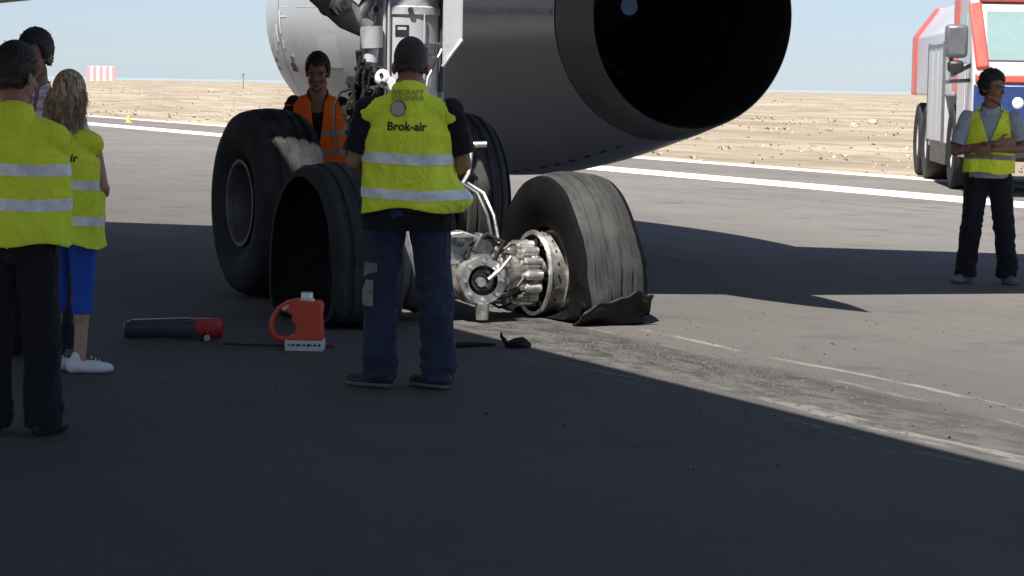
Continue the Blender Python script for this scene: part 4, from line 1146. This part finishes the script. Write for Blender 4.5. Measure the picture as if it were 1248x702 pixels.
        z = V[:, 2]; kz = .5; mask = .35 + .65 * np.exp(-((z - .47) / .1) ** 2) + .9 * np.exp(-((z - .13) / .1) ** 2) + .5 * np.exp(-((z - .85) / .08) ** 2)
        V = folds(V, F, .012, (5.5, 5.5, 9.5), seed * 3.3, True, mask); V = folds(V, F, .005, (16, 16, 22), seed + 4, True, mask)
        V, F = extract(V, F, [lambda A: A[:, 2] - (.045 + .018 * np.clip(A[:, 1] * 6, -1, 1)), lambda A: 1.02 - A[:, 2]])
    else:
        tb.ell((0, -.012, .95), (.172 * w, .128, .12)); tb.ell((0, -.05, .89), (.15 * w, .10, .09))
        for s in 'LR':
            kn, an, hp_ = v3('knee' + s), v3('ank' + s), v3('hip' + s)
            tb.cap(hp_, kn, .098, .066); tb.cap(kn, kn.lerp(an, .4), .066, .062); tb.ell(kn.lerp(an, .3) + Vector((0, -.02, 0)), (.053, .053, .1))
        V, F = remesh(tb, .0075, 4); V = folds(V, F, .003, (9, 9, 20), seed)
        V, F = extract(V, F, [lambda A: A[:, 2] - .36, lambda A: 1.02 - A[:, 2]])
    TV = (V, F)
    trou = cloth('trousers' if leg_style == 'loose' else 'leggings', V, F, legs, P, k)
    # ---- shirt
    sb = MB(); x = .012
    sb.ell((0, .0, 1.28), (.158 * w + x, .112 + x, .19)); [sb.cap((s_ * .04, -.015, 1.42), (s_ * .14 * w, -.012, 1.395), .068, .054) for s_ in (-1, 1)]; sb.cap((0, -.02, 1.40), hd(0, -.02, -.045), .085, .066)
    sb.rings([[((.165 + (.006 + shirt_out) * (1.2 - z)) * w * cos(a), (.118 + shirt_out * (1.2 - z)) * sin(a) + (belly * max(0, 1 - ((z - 1.02) / .2) ** 2) if sin(a) > 0 else 0) * sin(a), z) for a in np.linspace(0, 2 * pi, 28, endpoint=False)] for z in (shirt_hem - .06, .95, 1.05, 1.15, 1.28)])
    if female:
        for s in (-1, 1): sb.ell((s * .075, .10, 1.27), (.07, .06, .065))
    for s in 'LR':
        a, e_ = v3('sh' + s), v3('el' + s); end = a.lerp(e_, .86 if sleeve == 'short' else 1.0)
        if sleeve != 'none':
            sb.cap(a, end, .062, .066 if sleeve == 'short' else .056)
            if sleeve == 'long': sb.cap(e_, v3('wr' + s), .056, .044)
    V, F = remesh(sb, .0085, 4)
    V = folds(V, F, .007, (7, 7, 11), seed * 2.1 + 7); V = folds(V, F, .003, (20, 20, 26), seed)
    gs = [lambda A: A[:, 2] - shirt_hem, lambda A: 1.497 - neck_v * (A[:, 1] + .02) - A[:, 2] + np.where(np.abs(A[:, 0]) > .12, 1, 0), lambda A, n_=np.array(hd(0, 0, 0)): np.maximum(np.maximum((np.hypot((A[:, 0]) / .062, (A[:, 1] - n_[1] + .015) / .066) - 1) * .06, 1.485 - A[:, 2]), -1)]
    if sleeve == 'short':
        for s in 'LR':
            a, e_ = v3('sh' + s), v3('el' + s); dd = (e_ - a).normalized(); c = a.lerp(e_, .82)
            gs.append(lambda A, c=np.array(c), d=np.array(dd): np.where((np.linalg.norm(A - c, axis=1) < .17), (c - A) @ d, 1.0))
    Vs, Fs = extract(V, F, gs)
    shirt = cloth('shirt', Vs, Fs, top, P, k)
    if collar:
        mbc = MB(); n_ = Vector((0, -.01, 1.488)); rg = []
        for zz, rr in ((-.03, .078), (.0, .07), (.026, .066), (.03, .070), (.01, .077), (-.02, .082)):
            rg.append([((n_.x + rr * cos(a)) * k, (n_.y + rr * 1.05 * sin(a)) * k, (n_.z + zz - (.035 if sin(a) > 0 else .0) * sin(a) ** 2) * k) for a in np.linspace(0, 2 * pi, 28, endpoint=False)])
        mbc.rings(rg, False, False).build('collar', M[collar], shirt)
    # ---- vest
    body_v = {}
    if vest:
        vb = MB(); x = .03; fl = 0.0
        vb.ell((0, .0, 1.28), (.165 * w + x, .115 + x, .2)); [vb.cap((s_ * .04, -.015, 1.42), (s_ * .168 * w, -.015, 1.385), .087, .066) for s_ in (-1, 1)]; vb.cap((0, -.02, 1.40), (0, -.028, 1.478), .115, .098)
        zs = np.linspace(vest_hem - .06, 1.30, 9)
        vb.rings([[((vest_rx + .02 * (1.3 - z)) * w * np.sign(cos(a)) * abs(cos(a)) ** .85, (.142 + .05 * (1.3 - z)) * np.sign(sin(a)) * abs(sin(a)) ** .85 + (belly * max(0, 1 - ((z - 1.02) / .22) ** 2) if sin(a) > 0 else 0), z) for a in np.linspace(0, 2 * pi, 36, endpoint=False)] for z in zs])
        if female:
            for s in (-1, 1): vb.ell((s * .075, .11, 1.27), (.08, .07, .075))
        V, F = remesh(vb, .0085, 5)
        msk = np.clip(.35 + (1.40 - V[:, 2]) * 1.9, .15, 1)
        V = folds(V, F, .014, (6.5, 6.5, 2.6), seed * 5.1, True, msk); V = folds(V, F, .0065, (13, 13, 9), seed + 2, True, msk)
        if vest_flare is not None: V = vest_flare(V)

        def g_arm(A):
            e = np.sqrt(((np.abs(A[:, 0]) - arm_x * w) / .085) ** 2 + ((A[:, 1] + .005) / .15) ** 2 + ((A[:, 2] - 1.30) / .2) ** 2) - 1
            return np.minimum(e * .085, (arm_x - .047) * w - np.abs(A[:, 0]) + np.where(A[:, 2] < 1.2, 1, 0))

        def g_neck(A):
            n0 = (np.hypot(A[:, 0] / .085, (A[:, 1] - .012) / .085) - 1) * .085
            out = np.where(A[:, 2] > 1.36, n0, 1.0)
            wv = (.012 + np.clip(A[:, 2] - (1.0 if vest_open else 1.22), 0, 1) * (.105 if vest_open else .36))
            vv = np.where(A[:, 1] > .02, np.abs(A[:, 0]) - wv, 1.0)
            if vest_open: return np.minimum(out, np.where(A[:, 1] > .02, vv, 1.0))
            return np.minimum(out, np.where(A[:, 2] > 1.2, vv, 1.0))
        hemf = lambda A: A[:, 2] - (vest_hem + .012 * np.sin(A[:, 0] * 17 + seed) + .008 * np.sin(A[:, 1] * 23))
        g_top = lambda A: 1.545 - .35 * (A[:, 1] + .05) - A[:, 2]
        Vv, Fv = extract(V, F, [hemf, g_arm, g_neck, g_top])
        vo = cloth('vest', Vv, Fv, vest, P, k, .005)
        body_v['bvh'] = BVHTree.FromPolygons([Vector(q) for q in Vv * k], [tuple(int(i) for i in f) for f in Fv])
        N = normals(V, F); Vo = V + N * .0035
        for (z0, z1) in stripes:
            tl_ = lambda A: .006 * np.sin(A[:, 0] * 9 + seed * 2)
            V3, F3 = extract(Vo, F, [g_arm, g_neck, hemf, lambda A: A[:, 2] - z0 - tl_(A), lambda A: z1 - A[:, 2] + tl_(A)])
            link('reflective_stripe', mesh_np('reflective_stripe', V3 * k, F3), M[tape], vo)
        # bound edges
        body_v['vest'] = vo
    body_v.update(TV=TV, P=P, shirt=shirt, trousers=trou, k=k, body=bo)
    return body_v


AWAY = -24.5          # facing away from the camera
# --- the man in the middle, back to the camera
def flare_c(V):
    V = V.copy(); x, y, z = V.T
    t = np.clip((1.16 - z) / .24, 0, 1) ** 1.3
    V[:, 0] += np.where(x > .1, .085 * np.exp(-((z - .965) / .07) ** 2) * np.clip((x - .1) / .1, 0, 1), 0) * np.where(y < .06, 1, .3)
    V[:, 1] -= np.where((y < 0), .03 * t * (.6 + .4 * np.sin(x * 20)), 0)
    return V


c = person('stocky man standing with his back turned, yellow vest printed on the back, navy trousers', (4.72, 11.655, 0), AWAY - 1, 1.80,
           dict(neck=(0, .035, 1.53), hipL=(-.105, 0, .92), hipR=(.105, 0, .92), kneeL=(-.13, .03, .5), kneeR=(.14, .01, .5), ankL=(-.135, -.0, .09), ankR=(.165, -.0, .09), footL=58, footR=48,
                elL=(-.28, -.02, 1.14), elR=(.28, -.0, 1.14), wrL=(-.19, .24, 1.06), wrR=(.18, .26, 1.08), shL=(-.205, -.01, 1.41), shR=(.205, -.01, 1.41), hdL=(.5, .9, -.1), hdR=(-.4, .9, -.1), hnL=(.2, 0, -1), hnR=(-.2, 0, -1), hsL=(1, 0, 0), hsR=(-1, 0, 0), curlL=.7, curlR=.7),
           head=(4, -12, 0), wide=1.17, skin='skin', hair='hair_grey', hair_style='crop', top='black_cloth', vest='hivis', vest_hem=.905, stripes=((1.14, 1.194), (.965, 1.015)), vest_flare=flare_c, legs='navy', shirt_hem=.808, shirt_out=.10, seed=2.0, sole='sole')
k = c['k']; vo = c['vest']
text_on(c, 'Brok-air', .060, -.005, 1.325 * k, 'ink', vo, bold=.0014)
text_on(c, 'AIRCRAFT', .036, -.005, 1.495 * k, 'ink_pale', vo, bold=.0005)
text_on(c, 'ENGINEER', .036, -.005, 1.466 * k, 'ink_pale', vo, bold=.0005)
disc_on(c, .0, .034, -.052, 1.415 * k, 'ink_silver', vo)
disc_on(c, .035, .042, -.052, 1.415 * k, 'ink_pale', vo, 1.45, 2 * pi - .2)
disc_on(c, .035, .043, -.052, 1.415 * k, 'ink_red', vo, -.2, 1.4)


def patch(c, gs, m, name, off=.005):
    V, F = c['TV']; N = normals(V, F); V3, F3 = extract(V + N * off, F, gs)
    return link(name, mesh_np(name, V3 * c['k'], F3), M[m], c['trousers'])


patch(c, [lambda A: A[:, 2] - .565 + A[:, 1] * .4, lambda A: .64 - A[:, 2], lambda A: -.145 - A[:, 0] , lambda A: .02 - A[:, 1]], 'tape_dark', 'pocket_flap')
patch(c, [lambda A: A[:, 2] - .42, lambda A: .55 - A[:, 2], lambda A: -.165 - A[:, 0], lambda A: -.01 - A[:, 1]], 'tape_dark', 'pocket_strip')

# --- man at the left edge, back turned
c = person('dark haired man at the left edge, back turned, yellow vest and black trousers', (2.46, 10.62, 0), AWAY + 3, 1.665,
           dict(shL=(-.15, .02, 1.39), shR=(.15, .02, 1.39), elL=(-.13, .16, 1.16), elR=(.08, .17, 1.16), wrL=(-.04, .27, 1.10), wrR=(.0, .30, 1.13), hdL=(.8, .5, 0), hdR=(-.8, .5, 0), hnL=(0, -1, 0), hnR=(0, -1, 0), hsL=(0, 0, 1), hsR=(0, 0, 1),
                kneeL=(-.10, .02, .5), kneeR=(.12, .02, .5), ankL=(-.10, -.02, .09), ankR=(.135, -.02, .09), footL=20, footR=-20),
           head=(-28, -6, 0), wide=1.13, skin='skin', hair='hair_brown', hair_style='short', top='shirt_white', sleeve='none', collar='shirt_white', vest='hivis', vest_hem=.89, stripes=((1.215, 1.27), (1.055, 1.11)), legs='charcoal', seed=5.0, sole='sole_dark', hscale=1.1, arm_x=.335, vest_rx=.213)

# --- woman beside him
c = person('woman with streaked blond hair in a yellow vest, blue cropped leggings and white trainers', (3.25, 12.80, 0), AWAY - 14, 1.555,
           dict(shL=(-.155, -.01, 1.40), shR=(.155, -.0, 1.40), elL=(-.2, .05, 1.15), elR=(.205, .03, 1.13), wrL=(-.15, .2, 1.08), wrR=(.15, .2, 1.08), hdL=(.7, .5, .2), hdR=(-.7, .5, .2), hnL=(0, -1, 0), hnR=(-1, 0, 0), hsL=(0, 0, 1), hsR=(0, 0, 1),
                kneeL=(-.085, .02, .5), kneeR=(.085, .03, .5), ankL=(-.09, -.02, .09), ankR=(.09, -.03, .09), footL=-30, footR=-62, hipL=(-.085, 0, .92), hipR=(.085, 0, .92)),
           head=(10, -4, 0), wide=.96, skin='skin_pale', hair='hair_blond', hair_style='long', top='shirt_white', sleeve='none', vest='hivis', vest_hem=.775, stripes=((1.11, 1.165), (.895, .95)), legs='legging', leg_style='tight', shoe='shoe_white', sole='shoe_white', female=True, arm_x=.325, vest_rx=.212, seed=7.0, shirt_hem=.8, hscale=1.08)
text_on(c, 'Brok-air', .060, -.0, 1.30 * c['k'], 'ink', c['vest'], bold=.0014)

# --- man behind them in a checked shirt
person('tall man in a white and plum checked shirt behind the two people in yellow', (3.27, 13.6, 0), 155.5 - 12, 1.785,
       dict(elL=(-.27, .0, 1.14), elR=(.27, .0, 1.14), wrL=(-.2, .22, 1.0), wrR=(.2, .22, 1.0), hdL=(.6, .7, 0), hdR=(-.6, .7, 0)),
       head=(-8, -8, 0), wide=1.0, skin='skin_dark', hair='hair_black', hair_style='short', top='plaid', collar='plaid', legs='charcoal', seed=9.0, face=True, sole='sole_dark', shirt_hem=.84)

# --- man in orange behind the front wheels
person('dark haired man in an orange vest looking down behind the intact front wheel', (6.65, 18.35, 0), 160, 1.735,
       dict(elL=(-.27, -.02, 1.13), elR=(.27, .0, 1.14), wrL=(-.28, .08, .90), wrR=(.2, .2, .98), hdR=(-.5, .7, -.3)),
       head=(-6, -14, 0), hscale=1.14, wide=1.2, skin='skin_dark', hair='hair_black', hair_style='short', top='black_cloth', neck_v=1.1, vest='hivis_orange', vest_hem=.93, vest_open=True, stripes=((1.165, 1.2), (1.01, 1.045)), tape='tape_dark', legs='charcoal', seed=11.0, face=True)

# --- man with folded arms
c = person('man with folded arms in a short yellow vest and grey shirt, head turned away', (11.97, 16.84, 0), 155.5 - 12, 1.715,
           dict(shL=(-.195, .0, 1.41), shR=(.195, .0, 1.41), elL=(-.285, .09, 1.16), elR=(.285, .09, 1.12), wrL=(-.04, .26, 1.15), wrR=(-.06, .225, 1.20), hdL=(.95, -.05, -.1), hdR=(-.95, -.12, .08), hnL=(0, -1, 0), hnR=(0, -1, 0), hsL=(0, 0, 1), hsR=(0, 0, 1), curlL=.25, curlR=.35,
                kneeL=(-.14, .02, .5), kneeR=(.13, .02, .5), ankL=(-.18, -.0, .09), ankR=(.165, -.0, .09), footL=22, footR=-30),
           head=(52, -5, 0), wide=1.03, skin='skin_dark', hair='hair_brown', hair_style='thick', top='shirt_grey', collar='shirt_grey', vest='hivis', vest_hem=.95, stripes=((1.06, 1.10),), tape='tape_dark', legs='charcoal', shoe='shoe_grey', sole='sole', seed=13.0, face=True, shirt_hem=.90, belly=.03)

# ------------------------------------------------------------------ things on the ground
can = empty('oil_can', (4.79, 13.52, 0), radians(AWAY), 'red plastic oil can with a silver cap and pale printed base', 'oil can')


def arc(cx, cz, r, a0, a1, n): return [(cx + r * cos(radians(a0 + (a1 - a0) * t / (n - 1))), cz + r * sin(radians(a0 + (a1 - a0) * t / (n - 1)))) for t in range(n)]


out = [(-.06, .062), (.155, .062), (.152, .12), (.145, .2), (.15, .262), (.135, .288), (.02, .295), (-.03, .272), (-.075, .235), (-.02, .205)] + arc(-.06, .13, .058, 58, -70, 9)
mbb = MB().prism(out, lambda a, b: (a, -.085, b), lambda a, b: (a, .085, b))
cb = mbb.build('can_body', M['can_red'], can, bevel=.012, sharp=50)
MB().tube([(.01, 0, .285), (-.05, 0, .272), (-.105, 0, .238), (-.14, 0, .185), (-.15, 0, .13), (-.135, 0, .08), (-.09, 0, .06), (-.04, 0, .063)], [.02, .019, .017, .016, .018, .02, .022, .022], 12).build('handle', M['can_red'], can)
MB().box((.047, 0, .031), (.222, .18, .062)).build('base_label', M['can_label'], can, bevel=.004)
mbp = MB()
for q in range(9): mbp.box((-.04 + q * .021 + (q % 3) * .004, -.0925, .036), (.012 + (q % 2) * .004, .002, .008 + (q % 3) * .003))
mbp.build('label_print', M['ink'], can)
MB().lathe([(.285, .045), (.30, .045), (.305, .036), (.335, .034), (.34, .028), (.34, .003)], (.055, 0, 0), (0, 0, 1), 28).build('cap', M['steel_bright'], can)
MB().tube([(-.075, -.05, .235), (-.05, -.06, .248), (-.02, -.06, .24)], [.016, .02, .012], 10).build('pouring_spout', M['steel_bright'], can)

rod = MB().tube([(-.36, .03, .009), (-.1, .01, .009), (.1, .0, .009), (.3, .02, .009)], .007, 8).build('steel_rod', M['steel_dark']); rod.location = (4.76, 13.68, 0); rod.rotation_euler = (0, 0, radians(AWAY - 3))
tag(rod, 'thin dark rod lying on the asphalt behind the red oil can', 'rod')

tool = empty('work_lamp', (4.27, 14.24, 0), radians(AWAY - 2), 'dark grey hand lamp with a red end lying on the asphalt', 'lamp')
mbt = MB(); rg = []
for x, ry, rz_, zc in ((-.31, .03, .035, .055), (-.295, .05, .05, .055), (-.2, .055, .052, .056), (-.15, .05, .05, .06), (-.05, .055, .056, .066), (.08, .058, .06, .07), (.13, .056, .058, .07)):
    rg.append([(x, ry * np.sign(cos(a)) * abs(cos(a)) ** .6, zc + rz_ * np.sign(sin(a)) * abs(sin(a)) ** .6) for a in np.linspace(0, 2 * pi, 24, endpoint=False)])
mbt.rings(rg).build('lamp_body', M['tool_grey'], tool, sharp=50)
MB().box((-.09, -.0, .118), (.36, .05, .012), rotm('Y', -3)).build('top_rail', M['mirror_grey'], tool, bevel=.004)
mbt = MB(); rg = []
for x, r in ((.12, .05), (.13, .064), (.2, .068), (.26, .066), (.285, .055), (.29, .03)):
    rg.append([(x, r * cos(a), .072 + r * .92 * sin(a)) for a in np.linspace(0, 2 * pi, 24, endpoint=False)])
mbt.rings(rg).build('lamp_end', M['tool_red'], tool, sharp=50)
MB().cyl((.14, -.06, .035), (.14, .06, .035), .034, n=20).build('roller', M['black'], tool)
MB().cyl((.2, -.055, .02), (.2, .055, .02), .02, n=16).build('stand_bar', M['steel'], tool)
for q in range(3): MB().box((.17 + q * .035, -.066, .078), (.008, .006, .07)).build('rib', M['tool_red'], tool)
